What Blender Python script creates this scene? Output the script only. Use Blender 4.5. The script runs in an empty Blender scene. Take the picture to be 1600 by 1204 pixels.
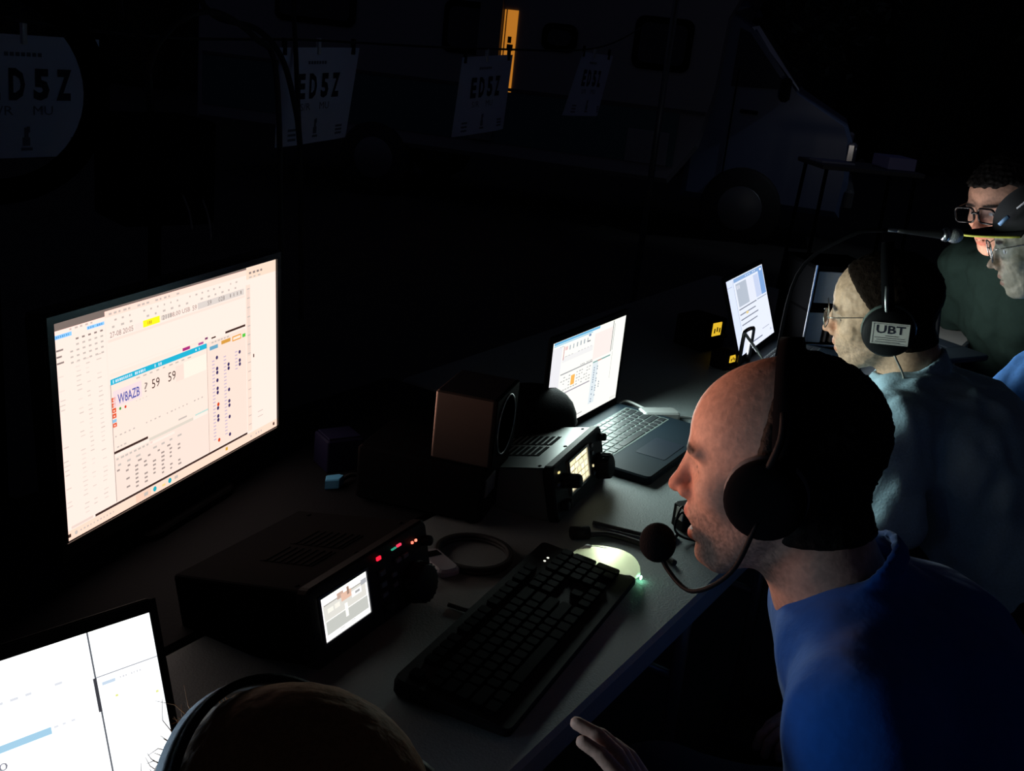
import bpy, math, random
import numpy as np
from mathutils import Matrix, Vector

random.seed(7)
rng = np.random.default_rng(7)
scene = bpy.context.scene
col = scene.collection
PI = math.pi

# ------------------------------------------------------------------ camera
FPX, CAM_Z, PITCH, ROLL = 1700.0, 1.50, math.radians(18.0), 0.11
fwd = Vector((0, math.cos(PITCH), -math.sin(PITCH)))
r0 = Vector((1, 0, 0))
u0 = r0.cross(fwd)
cright = (r0 * math.cos(ROLL) + u0 * math.sin(ROLL)).normalized()
cup = cright.cross(fwd).normalized()
cam = bpy.data.cameras.new('camera')
cam.sensor_fit = 'HORIZONTAL'
cam.sensor_width = 36.0
cam.lens = FPX / 1600.0 * 36.0
cam.clip_start = 0.05
cam.clip_end = 200
cam_ob = bpy.data.objects.new('camera', cam)
col.objects.link(cam_ob)
cam_ob.matrix_world = Matrix(((cright.x, cup.x, -fwd.x, 0), (cright.y, cup.y, -fwd.y, 0),
                              (cright.z, cup.z, -fwd.z, CAM_Z), (0, 0, 0, 1)))
scene.camera = cam_ob

# ------------------------------------------------------------------ world, exposure
world = bpy.data.worlds.new('night_sky')
scene.world = world
world.use_nodes = True
bg = world.node_tree.nodes['Background']
bg.inputs[0].default_value = (0.50, 0.55, 1.0, 1)
bg.inputs[1].default_value = 0.0135
scene.view_settings.view_transform = 'Standard'
scene.view_settings.look = 'None'
scene.view_settings.gamma = 1.0
scene.view_settings.exposure = 0.0
scene.view_settings.use_curve_mapping = False

# brightness of the screens (they are the lamps of this place)
L_MONITOR = (1.15, 0.90, 0.80)
L_LAPTOP0 = (1.5, 1.55, 1.6)
L_LAPTOP2 = (1.05, 1.05, 0.98)
L_LAPTOP3 = (0.86, 0.91, 1.05)
L_RADIO = (1.6, 1.6, 1.55)

# a lamp on a post further along the field, off to the side of the picture
lamp = bpy.data.lights.new('lamp_light', 'SPOT')
lamp.energy = 20
lamp.color = (0.75, 0.85, 1.0)
lamp.spot_size = math.radians(34)
lamp.spot_blend = 0.6
lamp.shadow_soft_size = 0.08

# ------------------------------------------------------------------ materials
MATS = {}

def mat(name, color, rough=0.6, metal=0.0, noise=0.0, nscale=60.0, bump=0.0, spec=0.5, sheen=0.0):
    if name in MATS:
        return MATS[name]
    m = bpy.data.materials.new(name)
    m.use_nodes = True
    nt = m.node_tree
    b = nt.nodes['Principled BSDF']
    b.inputs['Base Color'].default_value = (*color, 1)
    b.inputs['Roughness'].default_value = rough
    b.inputs['Metallic'].default_value = metal
    b.inputs['Specular IOR Level'].default_value = spec
    if sheen:
        b.inputs['Sheen Weight'].default_value = sheen
    if noise or bump:
        tc = nt.nodes.new('ShaderNodeTexCoord')
        nz = nt.nodes.new('ShaderNodeTexNoise')
        nz.inputs['Scale'].default_value = nscale
        nz.inputs['Detail'].default_value = 4
        nt.links.new(tc.outputs['Object'], nz.inputs['Vector'])
        if noise:
            mx = nt.nodes.new('ShaderNodeMix')
            mx.data_type = 'RGBA'
            mx.inputs['A'].default_value = (*[max(0, c * (1 - noise)) for c in color], 1)
            mx.inputs['B'].default_value = (*[min(1, c * (1 + noise)) for c in color], 1)
            nt.links.new(nz.outputs['Fac'], mx.inputs['Factor'])
            nt.links.new(mx.outputs['Result'], b.inputs['Base Color'])
        if bump:
            bp = nt.nodes.new('ShaderNodeBump')
            bp.inputs['Strength'].default_value = bump
            bp.inputs['Distance'].default_value = 0.002
            nt.links.new(nz.outputs['Fac'], bp.inputs['Height'])
            nt.links.new(bp.outputs['Normal'], b.inputs['Normal'])
    MATS[name] = m
    return m

def emis(color, strength=1.0, sample=True):
    key = ('e', tuple(round(c * strength, 4) for c in color), sample)
    if key in MATS:
        return MATS[key]
    m = bpy.data.materials.new('glowing_%d' % len(MATS))
    m.use_nodes = True
    nt = m.node_tree
    nt.nodes.clear()
    e = nt.nodes.new('ShaderNodeEmission')
    c = [v * strength for v in color]
    mxv = max(max(c), 1e-6)
    e.inputs[0].default_value = (*[v / mxv for v in c], 1)
    e.inputs[1].default_value = mxv
    o = nt.nodes.new('ShaderNodeOutputMaterial')
    nt.links.new(e.outputs[0], o.inputs[0])
    if not sample:
        m.cycles.emission_sampling = 'NONE'
    MATS[key] = m
    return m

def glass(name, tint=(0.9, 0.95, 1.0), mixf=0.25, rough=0.05):
    if name in MATS:
        return MATS[name]
    m = bpy.data.materials.new(name)
    m.use_nodes = True
    nt = m.node_tree
    nt.nodes.clear()
    o = nt.nodes.new('ShaderNodeOutputMaterial')
    mx = nt.nodes.new('ShaderNodeMixShader')
    t = nt.nodes.new('ShaderNodeBsdfTransparent')
    t.inputs[0].default_value = (*tint, 1)
    g = nt.nodes.new('ShaderNodeBsdfGlossy')
    g.inputs['Roughness'].default_value = rough
    mx.inputs[0].default_value = mixf
    nt.links.new(t.outputs[0], mx.inputs[1])
    nt.links.new(g.outputs[0], mx.inputs[2])
    nt.links.new(mx.outputs[0], o.inputs[0])
    MATS[name] = m
    return m

def skin_mat(name, rough=0.5):
    m = bpy.data.materials.new(name)
    m.use_nodes = True
    nt = m.node_tree
    b = nt.nodes['Principled BSDF']
    b.inputs['Roughness'].default_value = .62
    b.inputs['Specular IOR Level'].default_value = .3
    a = nt.nodes.new('ShaderNodeVertexColor')
    a.layer_name = 'tone'
    tc = nt.nodes.new('ShaderNodeTexCoord')
    nz = nt.nodes.new('ShaderNodeTexNoise')
    nz.inputs['Scale'].default_value = 120
    nz.inputs['Detail'].default_value = 5
    nt.links.new(tc.outputs['Object'], nz.inputs['Vector'])
    hs = nt.nodes.new('ShaderNodeMix')
    hs.data_type = 'RGBA'
    hs.blend_type = 'MULTIPLY'
    hs.inputs['Factor'].default_value = 0.55
    nt.links.new(a.outputs['Color'], hs.inputs['A'])
    nt.links.new(nz.outputs['Fac'], hs.inputs['B'])
    nt.links.new(hs.outputs['Result'], b.inputs['Base Color'])
    bp = nt.nodes.new('ShaderNodeBump')
    bp.inputs['Strength'].default_value = 0.35
    bp.inputs['Distance'].default_value = 0.002
    nt.links.new(nz.outputs['Fac'], bp.inputs['Height'])
    nt.links.new(bp.outputs['Normal'], b.inputs['Normal'])
    return m

BLACK = mat('black_plastic', (0.008, 0.008, 0.009), 0.6, bump=0.15, nscale=400, spec=.08)
BLACKM = mat('black_matt', (0.005, 0.005, 0.006), 0.9, spec=.02)
BLACKG = mat('black_gloss', (0.006, 0.006, 0.007), 0.18)
GREYM = mat('grey_metal', (0.16, 0.17, 0.18), 0.42, 0.6, noise=0.15, nscale=250)
DGREY = mat('dark_grey_paint', (0.07, 0.075, 0.08), 0.5, noise=0.1, nscale=150)
STEEL = mat('steel', (0.62, 0.63, 0.65), 0.28, 1.0)
FOAM = mat('foam', (0.006, 0.006, 0.007), 0.95, bump=0.8, nscale=500, spec=.1)
RUBBER = mat('rubber', (0.012, 0.012, 0.013), 0.7)
WHITEP = mat('white_plastic', (0.62, 0.62, 0.63), 0.4)
PAPER = mat('paper', (0.64, 0.66, 0.84), 0.85, noise=0.05, nscale=8)
INK = mat('ink', (0.012, 0.012, 0.03), 0.7)
INKB = mat('faded_ink', (0.16, 0.17, 0.24), 0.8)

# ------------------------------------------------------------------ mesh builder
class MB:
    def __init__(self):
        self.v, self.f, self.mi, self.sm = [], [], [], []

    def add(self, vs, fs, M=None, mi=0, smooth=False):
        o = len(self.v)
        if M is not None:
            vs = [M @ Vector(p) for p in vs]
        self.v += [tuple(p) for p in vs]
        for f in fs:
            self.f.append(tuple(i + o for i in f))
            self.mi.append(mi)
            self.sm.append(smooth)
        return self

    def box(self, c, s, M=None, mi=0, bev=0.0):
        x, y, z = c
        a, b, d = s[0] / 2, s[1] / 2, s[2] / 2
        if bev <= 0:
            vs = [(x + i * a, y + j * b, z + k * d) for k in (-1, 1) for j in (-1, 1) for i in (-1, 1)]
            fs = [(0, 2, 3, 1), (4, 5, 7, 6), (0, 1, 5, 4), (2, 6, 7, 3), (0, 4, 6, 2), (1, 3, 7, 5)]
            return self.add(vs, fs, M, mi)
        r = min(bev, a, b, d) * 0.999
        return self.prism(rounded_rect(2 * a, 2 * b, r), z - d, z + d, M, mi, off=(x, y), chamfer=r * 0.7)

    def prism(self, pts, z0, z1, M=None, mi=0, off=(0, 0), chamfer=0.0, smooth=False):
        n = len(pts)
        cx = sum(p[0] for p in pts) / n
        cy = sum(p[1] for p in pts) / n
        rings = []
        if chamfer > 0:
            w = max(abs(p[0] - cx) for p in pts)
            h = max(abs(p[1] - cy) for p in pts)
            sx, sy = 1 - chamfer / max(w, 1e-6), 1 - chamfer / max(h, 1e-6)
            rings = [(z0, sx, sy), (z0 + chamfer, 1, 1), (z1 - chamfer, 1, 1), (z1, sx, sy)]
        else:
            rings = [(z0, 1, 1), (z1, 1, 1)]
        vs, fs = [], []
        for z, sx, sy in rings:
            vs += [(cx + (p[0] - cx) * sx + off[0], cy + (p[1] - cy) * sy + off[1], z) for p in pts]
        for k in range(len(rings) - 1):
            for i in range(n):
                j = (i + 1) % n
                fs.append((k * n + i, k * n + j, (k + 1) * n + j, (k + 1) * n + i))
        fs.append(tuple(reversed(range(n))))
        fs.append(tuple(range((len(rings) - 1) * n, len(rings) * n)))
        return self.add(vs, fs, M, mi, smooth)

    def cyl(self, p0, p1, r, n=16, mi=0, r1=None, smooth=True, cap=True):
        return self.tube([p0, p1], [r, r if r1 is None else r1], n, mi, smooth, cap)

    def tube(self, pts, r, n=8, mi=0, smooth=True, cap=True):
        pts = [Vector(p) for p in pts]
        rs = r if isinstance(r, (list, tuple)) else [r] * len(pts)
        vs, fs = [], []
        t = (pts[1] - pts[0]).normalized()
        a = t.orthogonal().normalized()
        for i, p in enumerate(pts):
            if i == 0:
                t = pts[1] - pts[0]
            elif i == len(pts) - 1:
                t = pts[-1] - pts[-2]
            else:
                t = pts[i + 1] - pts[i - 1]
            t.normalize()
            a = (a - t * a.dot(t)).normalized()
            b = t.cross(a)
            for k in range(n):
                th = 2 * PI * k / n
                vs.append(p + (a * math.cos(th) + b * math.sin(th)) * rs[i])
        m = len(pts)
        for i in range(m - 1):
            for k in range(n):
                j = (k + 1) % n
                fs.append((i * n + k, i * n + j, (i + 1) * n + j, (i + 1) * n + k))
        self.add(vs, fs, None, mi, smooth)
        if cap:
            o = len(self.v) - len(vs)
            self.f.append(tuple(o + k for k in reversed(range(n))))
            self.f.append(tuple(o + (m - 1) * n + k for k in range(n)))
            self.mi += [mi, mi]
            self.sm += [False, False]
        return self

    def lathe(self, prof, M=None, n=24, mi=0, smooth=True):
        vs, fs = [], []
        for r, z in prof:
            vs += [(r * math.cos(2 * PI * k / n), r * math.sin(2 * PI * k / n), z) for k in range(n)]
        for i in range(len(prof) - 1):
            for k in range(n):
                j = (k + 1) % n
                fs.append((i * n + k, i * n + j, (i + 1) * n + j, (i + 1) * n + k))
        if prof[0][0] > 1e-6:
            fs.append(tuple(reversed(range(n))))
        if prof[-1][0] > 1e-6:
            fs.append(tuple((len(prof) - 1) * n + k for k in range(n)))
        return self.add(vs, fs, M, mi, smooth)

    def torus(self, R, r, M=None, n=32, m=10, mi=0, a0=0, a1=2 * PI):
        vs, fs = [], []
        closed = abs(a1 - a0 - 2 * PI) < 1e-6
        nn = n if closed else n + 1
        for i in range(nn):
            a = a0 + (a1 - a0) * i / n
            for k in range(m):
                b = 2 * PI * k / m
                q = R + r * math.cos(b)
                vs.append((q * math.cos(a), q * math.sin(a), r * math.sin(b)))
        for i in range(n):
            for k in range(m):
                i2, k2 = (i + 1) % nn, (k + 1) % m
                fs.append((i * m + k, i2 * m + k, i2 * m + k2, i * m + k2))
        return self.add(vs, fs, M, mi, True)

    def ball(self, c, r, n=16, m=10, mi=0, M=None):
        rr = r if isinstance(r, (tuple, list)) else (r, r, r)
        prof = [(math.sin(PI * i / m), -math.cos(PI * i / m)) for i in range(m + 1)]
        prof[0] = (0.0001, -1)
        prof[-1] = (0.0001, 1)
        S = Matrix.Translation(c) @ Matrix.Diagonal((*rr, 1))
        return self.lathe(prof, (M @ S) if M is not None else S, n, mi)

    def build(self, name, mats, parent=None, M=None):
        me = bpy.data.meshes.new(name)
        me.from_pydata(self.v, [], self.f)
        mats = mats if isinstance(mats, (list, tuple)) else [mats]
        for m in mats:
            me.materials.append(m)
        me.polygons.foreach_set('material_index', self.mi)
        me.polygons.foreach_set('use_smooth', self.sm)
        me.update()
        return link(name, me, parent, M)

def link(name, me, parent=None, M=None):
    o = bpy.data.objects.new(name, me)
    col.objects.link(o)
    if parent is not None:
        o.parent = parent
    if M is not None:
        o.matrix_local = M
    return o

def rounded_rect(w, h, r, seg=3):
    pts = []
    for cx, cy, a0 in ((w / 2 - r, h / 2 - r, 0), (-w / 2 + r, h / 2 - r, 90), (-w / 2 + r, -h / 2 + r, 180), (w / 2 - r, -h / 2 + r, 270)):
        for k in range(seg + 1):
            a = math.radians(a0 + 90 * k / seg)
            pts.append((cx + r * math.cos(a), cy + r * math.sin(a)))
    return pts

def Rz(a): return Matrix.Rotation(a, 4, 'Z')
def Rx(a): return Matrix.Rotation(a, 4, 'X')
def Ry(a): return Matrix.Rotation(a, 4, 'Y')
def T(*p): return Matrix.Translation(Vector(p))

def thing(name, label, cat, loc=(0, 0, 0), rotz=0.0, group=None, M=None):
    o = bpy.data.objects.new(name, None)
    o.empty_display_size = 0.05
    col.objects.link(o)
    o.matrix_world = M if M is not None else T(*loc) @ Rz(rotz)
    return tag(o, label, cat, group)

def tag(o, label, cat, group=None, kind=None):
    o['label'] = label
    o['category'] = cat
    if group:
        o['group'] = group
    if kind:
        o['kind'] = kind
    return o

def struct(o):
    o['kind'] = 'structure'
    return o

def smooth_path(pts, n=8):
    P = [Vector(p) for p in pts]
    P = [P[0] * 2 - P[1]] + P + [P[-1] * 2 - P[-2]]
    out = []
    for i in range(1, len(P) - 2):
        for k in range(n):
            t = k / n
            a, b, c, d = P[i - 1], P[i], P[i + 1], P[i + 2]
            out.append(0.5 * ((2 * b) + (c - a) * t + (2 * a - 5 * b + 4 * c - d) * t * t + (3 * b - a - 3 * c + d) * t ** 3))
    out.append(P[-2])
    return out

_txt = {}
def text_geo(s, bold=0.0):
    """outline of a line of text, 1 unit tall, as flat triangles in x/y"""
    k = (s, bold)
    if k not in _txt:
        cu = bpy.data.curves.new('lettering', 'FONT')
        cu.body = s
        cu.size = 1.0
        cu.offset = bold
        cu.resolution_u = 2
        ob = bpy.data.objects.new('lettering', cu)
        me = bpy.data.meshes.new_from_object(ob)
        vs = [tuple(v.co) for v in me.vertices]
        fs = [tuple(p.vertices) for p in me.polygons]
        bpy.data.objects.remove(ob)
        bpy.data.meshes.remove(me)
        if vs:
            x0 = min(v[0] for v in vs); x1 = max(v[0] for v in vs)
            y0 = min(v[1] for v in vs); y1 = max(v[1] for v in vs)
        else:
            x0 = y0 = 0; x1 = y1 = 1
        _txt[k] = ([((v[0] - x0) / (x1 - x0), (v[1] - y0) / (y1 - y0)) for v in vs], fs)
    return _txt[k]

def text_in(mb, s, x0, x1, z0, z1, y, mi=0, bold=0.0, M=None):
    vs, fs = text_geo(s, bold)
    mb.add([(x0 + (x1 - x0) * u, y, z0 + (z1 - z0) * v) for u, v in vs], fs, M, mi)

# ------------------------------------------------------------------ table frame of reference
E1 = Vector((0.112, 1.113, 0))
HEAD = math.radians(30.3)
AU = Vector((math.sin(HEAD), math.cos(HEAD), 0))
BN = Vector((-math.cos(HEAD), math.sin(HEAD), 0))
TROT = PI / 2 - HEAD
TZ = 0.73
def tp(a, b, z=TZ):
    p = E1 + AU * a + BN * b
    return Vector((p.x, p.y, z))

# ================================================================== SETTING
g = MB()
N = 40
for i in range(N + 1):
    for j in range(N + 1):
        x, y = -22 + 44 * i / N, -6 + 44 * j / N
        near = math.hypot(x, y - 2) < 5
        g.v.append((x, y, 0 if near else rng.normal() * 0.03))
for i in range(N):
    for j in range(N):
        g.f.append((i * (N + 1) + j, (i + 1) * (N + 1) + j, (i + 1) * (N + 1) + j + 1, i * (N + 1) + j + 1))
        g.mi.append(0)
        g.sm.append(True)
struct(g.build('ground', mat('dark_earth', (0.035, 0.033, 0.028), 0.95, noise=0.5, nscale=3, bump=0.6)))

# ------------------------------------------------------------------ canopy over the tables
cn = thing('canopy', 'dark fabric canopy on thin poles sheltering the row of tables', 'canopy', E1, TROT)
FAB = mat('canopy_fabric', (0.03, 0.032, 0.04), 0.9)
mb = MB()
a0_, a1_, b0_, b1_ = -2.4, 4.1, -1.5, 1.85
ra = (a0_ + a1_) / 2; rb = (b0_ + b1_) / 2
vs = [(a0_, b0_, 2.3), (a1_, b0_, 2.3), (a1_, b1_, 2.3), (a0_, b1_, 2.3), (a0_ + 1.2, rb, 2.85), (a1_ - 1.2, rb, 2.85)]
mb.add(vs, [(0, 1, 5, 4), (1, 2, 5), (2, 3, 4, 5), (3, 0, 4)])
mb.add([(x, y, z + 0.01) for x, y, z in vs], [(4, 5, 1, 0), (5, 2, 1), (5, 4, 3, 2), (4, 0, 3)])
mb.build('roof', FAB, cn)
for x, y in ((a0_, b0_), (a1_, b0_), (a1_, b1_), (a0_, b1_)):
    m2 = MB(); m2.cyl((x, y, 0), (x, y, 2.31), 0.016, 10)
    m2.build('pole', GREYM, cn)

# ------------------------------------------------------------------ folding tables
TOPM = mat('table_top_plastic', (0.17, 0.195, 0.20), 0.6, noise=0.12, nscale=320, bump=0.35)
def folding_table(a0, a1, b0, b1, label, top=None):
    t = thing('folding_table', label, 'table', tp((a0 + a1) / 2, (b0 + b1) / 2, 0), TROT, 'folding tables under the canopy')
    w, d = a1 - a0, b1 - b0
    mb = MB()
    mb.prism(rounded_rect(w, d, 0.02, 4), TZ - 0.045, TZ, None, 0, chamfer=0.006)
    mb.build('table_top', top or TOPM, t)
    for sx in (-1, 1):
        x = sx * (w / 2 - 0.22)
        for sy in (-1, 1):
            y = sy * (d / 2 - 0.1)
            m = MB(); m.tube([(x, y, TZ - 0.05), (x + sx * 0.03, y, 0)], 0.013, 10)
            m.build('leg', GREYM, t)
        m = MB(); m.cyl((x + sx * 0.012, -d / 2 + 0.1, 0.42), (x + sx * 0.012, d / 2 - 0.1, 0.42), 0.01, 8)
        m.build('crossbar', GREYM, t)
    return t
folding_table(-1.0, 0.86, 0.0, 0.455, 'narrow grey folding table holding the keyboard and both radios')
folding_table(-1.0, 0.86, 0.460, 0.96, 'added folding table under the large monitor with shade painted as a black top', mat('shade_black_top', (.010, .010, .012), .8, bump=.3, nscale=200, spec=.1))  # back table added; its black colour stands in for the shade below the monitor
folding_table(0.865, 2.73, 0.0, 0.93, 'grey plastic folding table carrying the open laptops further along')

# ================================================================== SCREEN CONTENT
class Scr:
    """flat picture shown on a screen: rectangles and lettering, layered by tenths of a millimetre"""
    def __init__(self, w, h):
        self.w, self.h, self.mb, self.mats, self.lay = w, h, MB(), [], 0
    def mi(self, color, sample):
        m = emis(color, 1.0, sample)
        if m not in self.mats:
            self.mats.append(m)
        return self.mats.index(m)
    def rect(self, u0, v0, u1, v1, color, sample=False, lay=1):
        y = -0.00012 * lay
        P = [(u0, v0), (u1, v0), (u1, v1), (u0, v1)]
        self.mb.add([((u - .5) * self.w, y, v * self.h) for u, v in P], [(0, 1, 2, 3)], None, self.mi(color, sample))
    def dot(self, u, v, r, color, lay=3):
        y = -0.00012 * lay
        n = 10
        self.mb.add([((u - .5) * self.w + r * math.cos(2 * PI * k / n), y, v * self.h + r * math.sin(2 * PI * k / n)) for k in range(n)],
                    [tuple(range(n))], None, self.mi(color, False))
    def text(self, s, u0, u1, v0, v1, color, lay=3, bold=0.0):
        text_in(self.mb, s, (u0 - .5) * self.w, (u1 - .5) * self.w, v0 * self.h, v1 * self.h, -0.00012 * lay, self.mi(color, False), bold)
    def dashes(self, u0, u1, v, hgt, color, n, fill=0.6, lay=2, seed=1):
        rr = random.Random(seed)
        p = (u1 - u0) / n
        for k in range(n):
            if rr.random() < 0.85:
                w = p * fill * rr.uniform(.6, 1.1)
                self.rect(u0 + k * p, v - hgt / 2, u0 + k * p + w, v + hgt / 2, color, False, lay)
    def build(self, name, parent, M=None):
        return self.mb.build(name, self.mats, parent, M)

def screen_pose(center, yaw_deg, tilt_deg, h):
    """matrix whose origin is the middle of the screen's lower edge; x to the viewer's right, -y towards the viewer"""
    y, t = math.radians(yaw_deg), math.radians(tilt_deg)
    return T(*center) @ Rz(PI / 2 - y) @ Rx(-t) @ T(0, 0, -h / 2)

def k_(c, f):
    return tuple(v * f for v in c)

# ---- big monitor picture
def backlight(parent, M, w, h, watts, color, spread_deg, lift_deg=0.0):
    """light given off by a screen's panel; M is the screen's frame (origin at its lower edge)"""
    bl = bpy.data.lights.new('panel_backlight', 'AREA')
    bl.shape = 'RECTANGLE'; bl.size = w; bl.size_y = h
    bl.energy = watts; bl.color = color; bl.spread = math.radians(spread_deg)
    bo = bpy.data.objects.new('backlight', bl); col.objects.link(bo); bo.parent = parent
    bo.matrix_local = M @ T(0, -.004, h / 2) @ Rx(-PI / 2 - math.radians(lift_deg))

def monitor_picture(w, h):
    s = Scr(w, h)
    W = L_MONITOR
    ink = (0.30, 0.24, 0.22); grey = (0.62, 0.55, 0.50); dark = (0.05, 0.025, 0.02)
    pale = (0.80, 0.70, 0.63)
    s.rect(0, 0, 1, 1, W, True, 0)
    # wallpaper strips seen between windows
    s.rect(0, .985, .83, 1, (0.22, 0.17, 0.15)); s.rect(0, .963, .185, .985, (0.22, 0.17, 0.15))
    s.rect(.185, .955, .83, .985, (1.3, .82, .70)); s.dashes(.20, .50, .968, .010, grey, 16, .7, 2, 3)
    s.rect(.83, .93, 1, 1, (1.05, .78, .62)); s.dashes(.845, .93, .962, .012, ink, 4, .6, 2, 5); s.dashes(.845, .92, .938, .008, grey, 3, .6, 2, 6)
    # left hand list
    s.rect(0.004, .945, .18, .963, (1.5, .90, .80)); s.dashes(.02, .15, .954, .008, grey, 7, .6, 2, 2)
    s.rect(.004, .926, .064, .944, (.30, .68, 1.25), False, 2); s.dashes(.010, .058, .935, .009, (.12, .35, .7), 7, .7, 3, 1)
    s.rect(.118, .928, .182, .943, (.30, .68, 1.25), False, 2); s.dashes(.122, .178, .935, .009, (.12, .35, .7), 7, .7, 3, 4)
    for c in range(6):
        for k in range(5):
            if k > 1 or c > 0:
                s.rect(.055 + .022 * c, .905 - .025 * k - .004, .055 + .022 * c + .010, .905 - .025 * k + .004, grey if k else ink, False, 2)
    for k in range(3):
        s.rect(.008, .872 - .028 * k, .032 - .006 * (k % 2), .880 - .028 * k, ink, False, 2)
    rr = random.Random(11)
    for k in range(34):
        v = .80 - .0215 * k
        for c, (a, b) in enumerate(((.008, .03), (.070, .09), (.105, .122), (.145, .165))):
            if rr.random() < (.42 if c == 0 else .8):
                s.rect(a + rr.uniform(0, .004), v, b - rr.uniform(0, .005), v + .005, k_(pale, rr.uniform(.9, 1.15)), False, 2)
    s.rect(.183, .30, .189, .965, (1.3, .88, .78))
    # logging rows at the top
    s.dashes(.22, .80, .935, .009, grey, 20, .3, 2, 8)
    s.dashes(.21, .80, .905, .010, grey, 17, .35, 2, 9)
    s.rect(.30, .855, .33, .885, (1.0, .86, .78)); s.rect(.41, .862, .455, .884, pale)
    s.text('27-08 20:05', .200, .292, .858, .883, ink)
    s.rect(.333, .855, .404, .888, (1.6, 1.0, .02)); s.dashes(.337, .372, .871, .016, (.55, .40, .02), 5, .7, 3, 2)
    s.text('21188,00 USB', .415, .540, .858, .884, ink); s.text('59', .552, .572, .858, .884, ink)
    s.rect(.578, .855, .815, .888, (.78, .70, .65)); s.text('59', .625, .645, .860, .884, ink, 3); s.text('028', .680, .712, .860, .884, ink, 3)
    s.dashes(.74, .815, .872, .018, ink, 4, .25, 3, 12)
    s.rect(.192, .838, .82, .850, (1.0, .82, .72)); s.rect(.192, .672, .62, .690, (1.25, .86, .75)); s.rect(.192, .70, .70, .706, (1.2, .88, .78))
    s.rect(.500, .668, .535, .684, (.45, .03, .22), False, 2); s.rect(.575, .668, .60, .680, (.45, .10, .34), False, 2); s.rect(.608, .684, .622, .695, (.2, .05, .15), False, 2)
    # entry window
    s.rect(.193, .30, .615, .662, (1.1, .86, .75))
    s.rect(.193, .637, .615, .664, (.02, .50, .72), False, 2)
    s.dashes(.212, .345, .650, .013, (.75, .9, 1.0), 17, .75, 3, 21); s.dashes(.365, .415, .650, .014, (.75, .9, 1.0), 6, .8, 3, 22); s.dashes(.195, .208, .650, .016, (.6, .9, 1.0), 2, .7, 3, 20)
    s.dashes(.56, .61, .650, .010, (.7, .9, 1.0), 3, .3, 3, 25)
    s.dashes(.21, .55, .624, .007, grey, 12, .6, 2, 23)
    s.rect(.200, .525, .315, .605, (.98, .78, .80), False, 2); s.rect(.465, .525, .502, .605, (1.15, .80, .70), False, 2); s.rect(.503, .524, .612, .610, (2.0, .95, .82), False, 2)
    s.text('W8AZB', .217, .306, .535, .583, (.09, .10, .42), 4, .012)
    s.text('?', .326, .340, .540, .587, ink, 4); s.text('59', .358, .392, .542, .588, dark, 4); s.text('59', .430, .464, .542, .588, dark, 4)
    for k in range(4):
        s.rect(.194, .554 - .026 * k, .209, .576 - .026 * k, (.85, .10, .03), False, 2); s.rect(.198, .560 - .026 * k, .204, .567 - .026 * k, (1.2, .7, .6), False, 3)
    s.rect(.193, .455, .209, .470, (.30, .60, .85), False, 2); s.rect(.194, .432, .209, .452, (.85, .10, .03), False, 2); s.rect(.198, .437, .204, .445, (1.2, .7, .6), False, 3)
    s.dot(.225, .511, .0022, (.06, .35, .03)); s.dot(.246, .509, .0022, (.75, .05, .02))
    s.dashes(.29, .345, .515, .006, pale, 4, .4, 2, 31)
    s.dashes(.20, .60, .385, .007, grey, 22, .45, 2, 32); s.dashes(.205, .26, .33, .007, grey, 4, .7, 2, 33); s.rect(.47, .318, .51, .327, grey, False, 2)
    s.rect(.193, .302, .332, .314, dark, False, 3); s.rect(.337, .284, .540, .300, (.80, .72, .62)); s.rect(.55, .300, .615, .309, (.45, .78, .72))
    s.rect(.1915, .065, .1935, .64, ink, False, 2); s.rect(.615, .06, .6165, .66, (.3, .2, .15), False, 2)
    # statistics window
    s.rect(.193, .065, .614, .283, (1.02, .82, .72)); s.dashes(.20, .36, .272, .009, grey, 9, .7, 2, 41); s.rect(.34, .262, .45, .275, (1.4, .9, .8), False, 2)
    s.dashes(.205, .50, .240, .010, grey, 8, .55, 2, 42)
    for k in range(7):
        s.dashes(.235 if k else .2, .50, .215 - .021 * k, .009, k_(ink, 1.3), 7, .35, 2, 50 + k)
    # multiplier window
    s.rect(.618, .065, .822, .665, (1.02, .81, .70)); s.rect(.712, .676, .820, .688, dark, False, 2); s.rect(.640, .676, .662, .684, dark, False, 2)
    s.dashes(.64, .735, .655, .008, grey, 6, .8, 2, 61)
    s.rect(.630, .617, .672, .637, (.16, .42, .60), False, 2); s.rect(.690, .625, .738, .645, (.75, .36, .06), False, 2)
    s.rect(.748, .618, .796, .645, (.85, .36, .03), False, 2); s.rect(.752, .624, .792, .639, (1.4, .85, .7), False, 3); s.rect(.803, .619, .820, .638, (.10, .62, .06), False, 2)
    for u, vv in ((.665, (.565, .505, .483, .44, .395, .372, .285, .24, .218)), (.725, (.502, .48, .36, .295, .27, .205, .103)), (.786, (.545, .498, .476))):
        for v in vv:
            s.dot(u, v, .0032, (.045, .03, .13))
        for k in range(24 if u < .78 else 6):
            s.rect(u - .025, .55 - .019 * k, u - .012, .556 - .019 * k, (.62, .50, .66), False, 2)
    s.dot(.667, .305, .0033, (.75, .06, .01)); s.dot(.667, .103, .0033, (.75, .06, .01))
    # scale at the far side
    s.rect(.826, .06, .850, .90, (1.15, .80, .68)); s.rect(.832, .50, .848, .88, (.78, .68, .6))
    for k in range(16):
        s.rect(.832, .875 - .052 * k, .848, .881 - .052 * k, grey, False, 2)
    s.rect(.862, .48, .868, .50, dark, False, 2); s.rect(.885, .145, .915, .149, grey, False, 2); s.rect(.885, .115, .915, .119, grey, False, 2)
    # task bar
    s.rect(.108, .048, .822, .060, dark, False, 3); s.rect(0, 0, 1, .046, (1.15, .78, .62)); s.rect(.02, .050, .10, .062, (.9, .72, .64))
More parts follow.
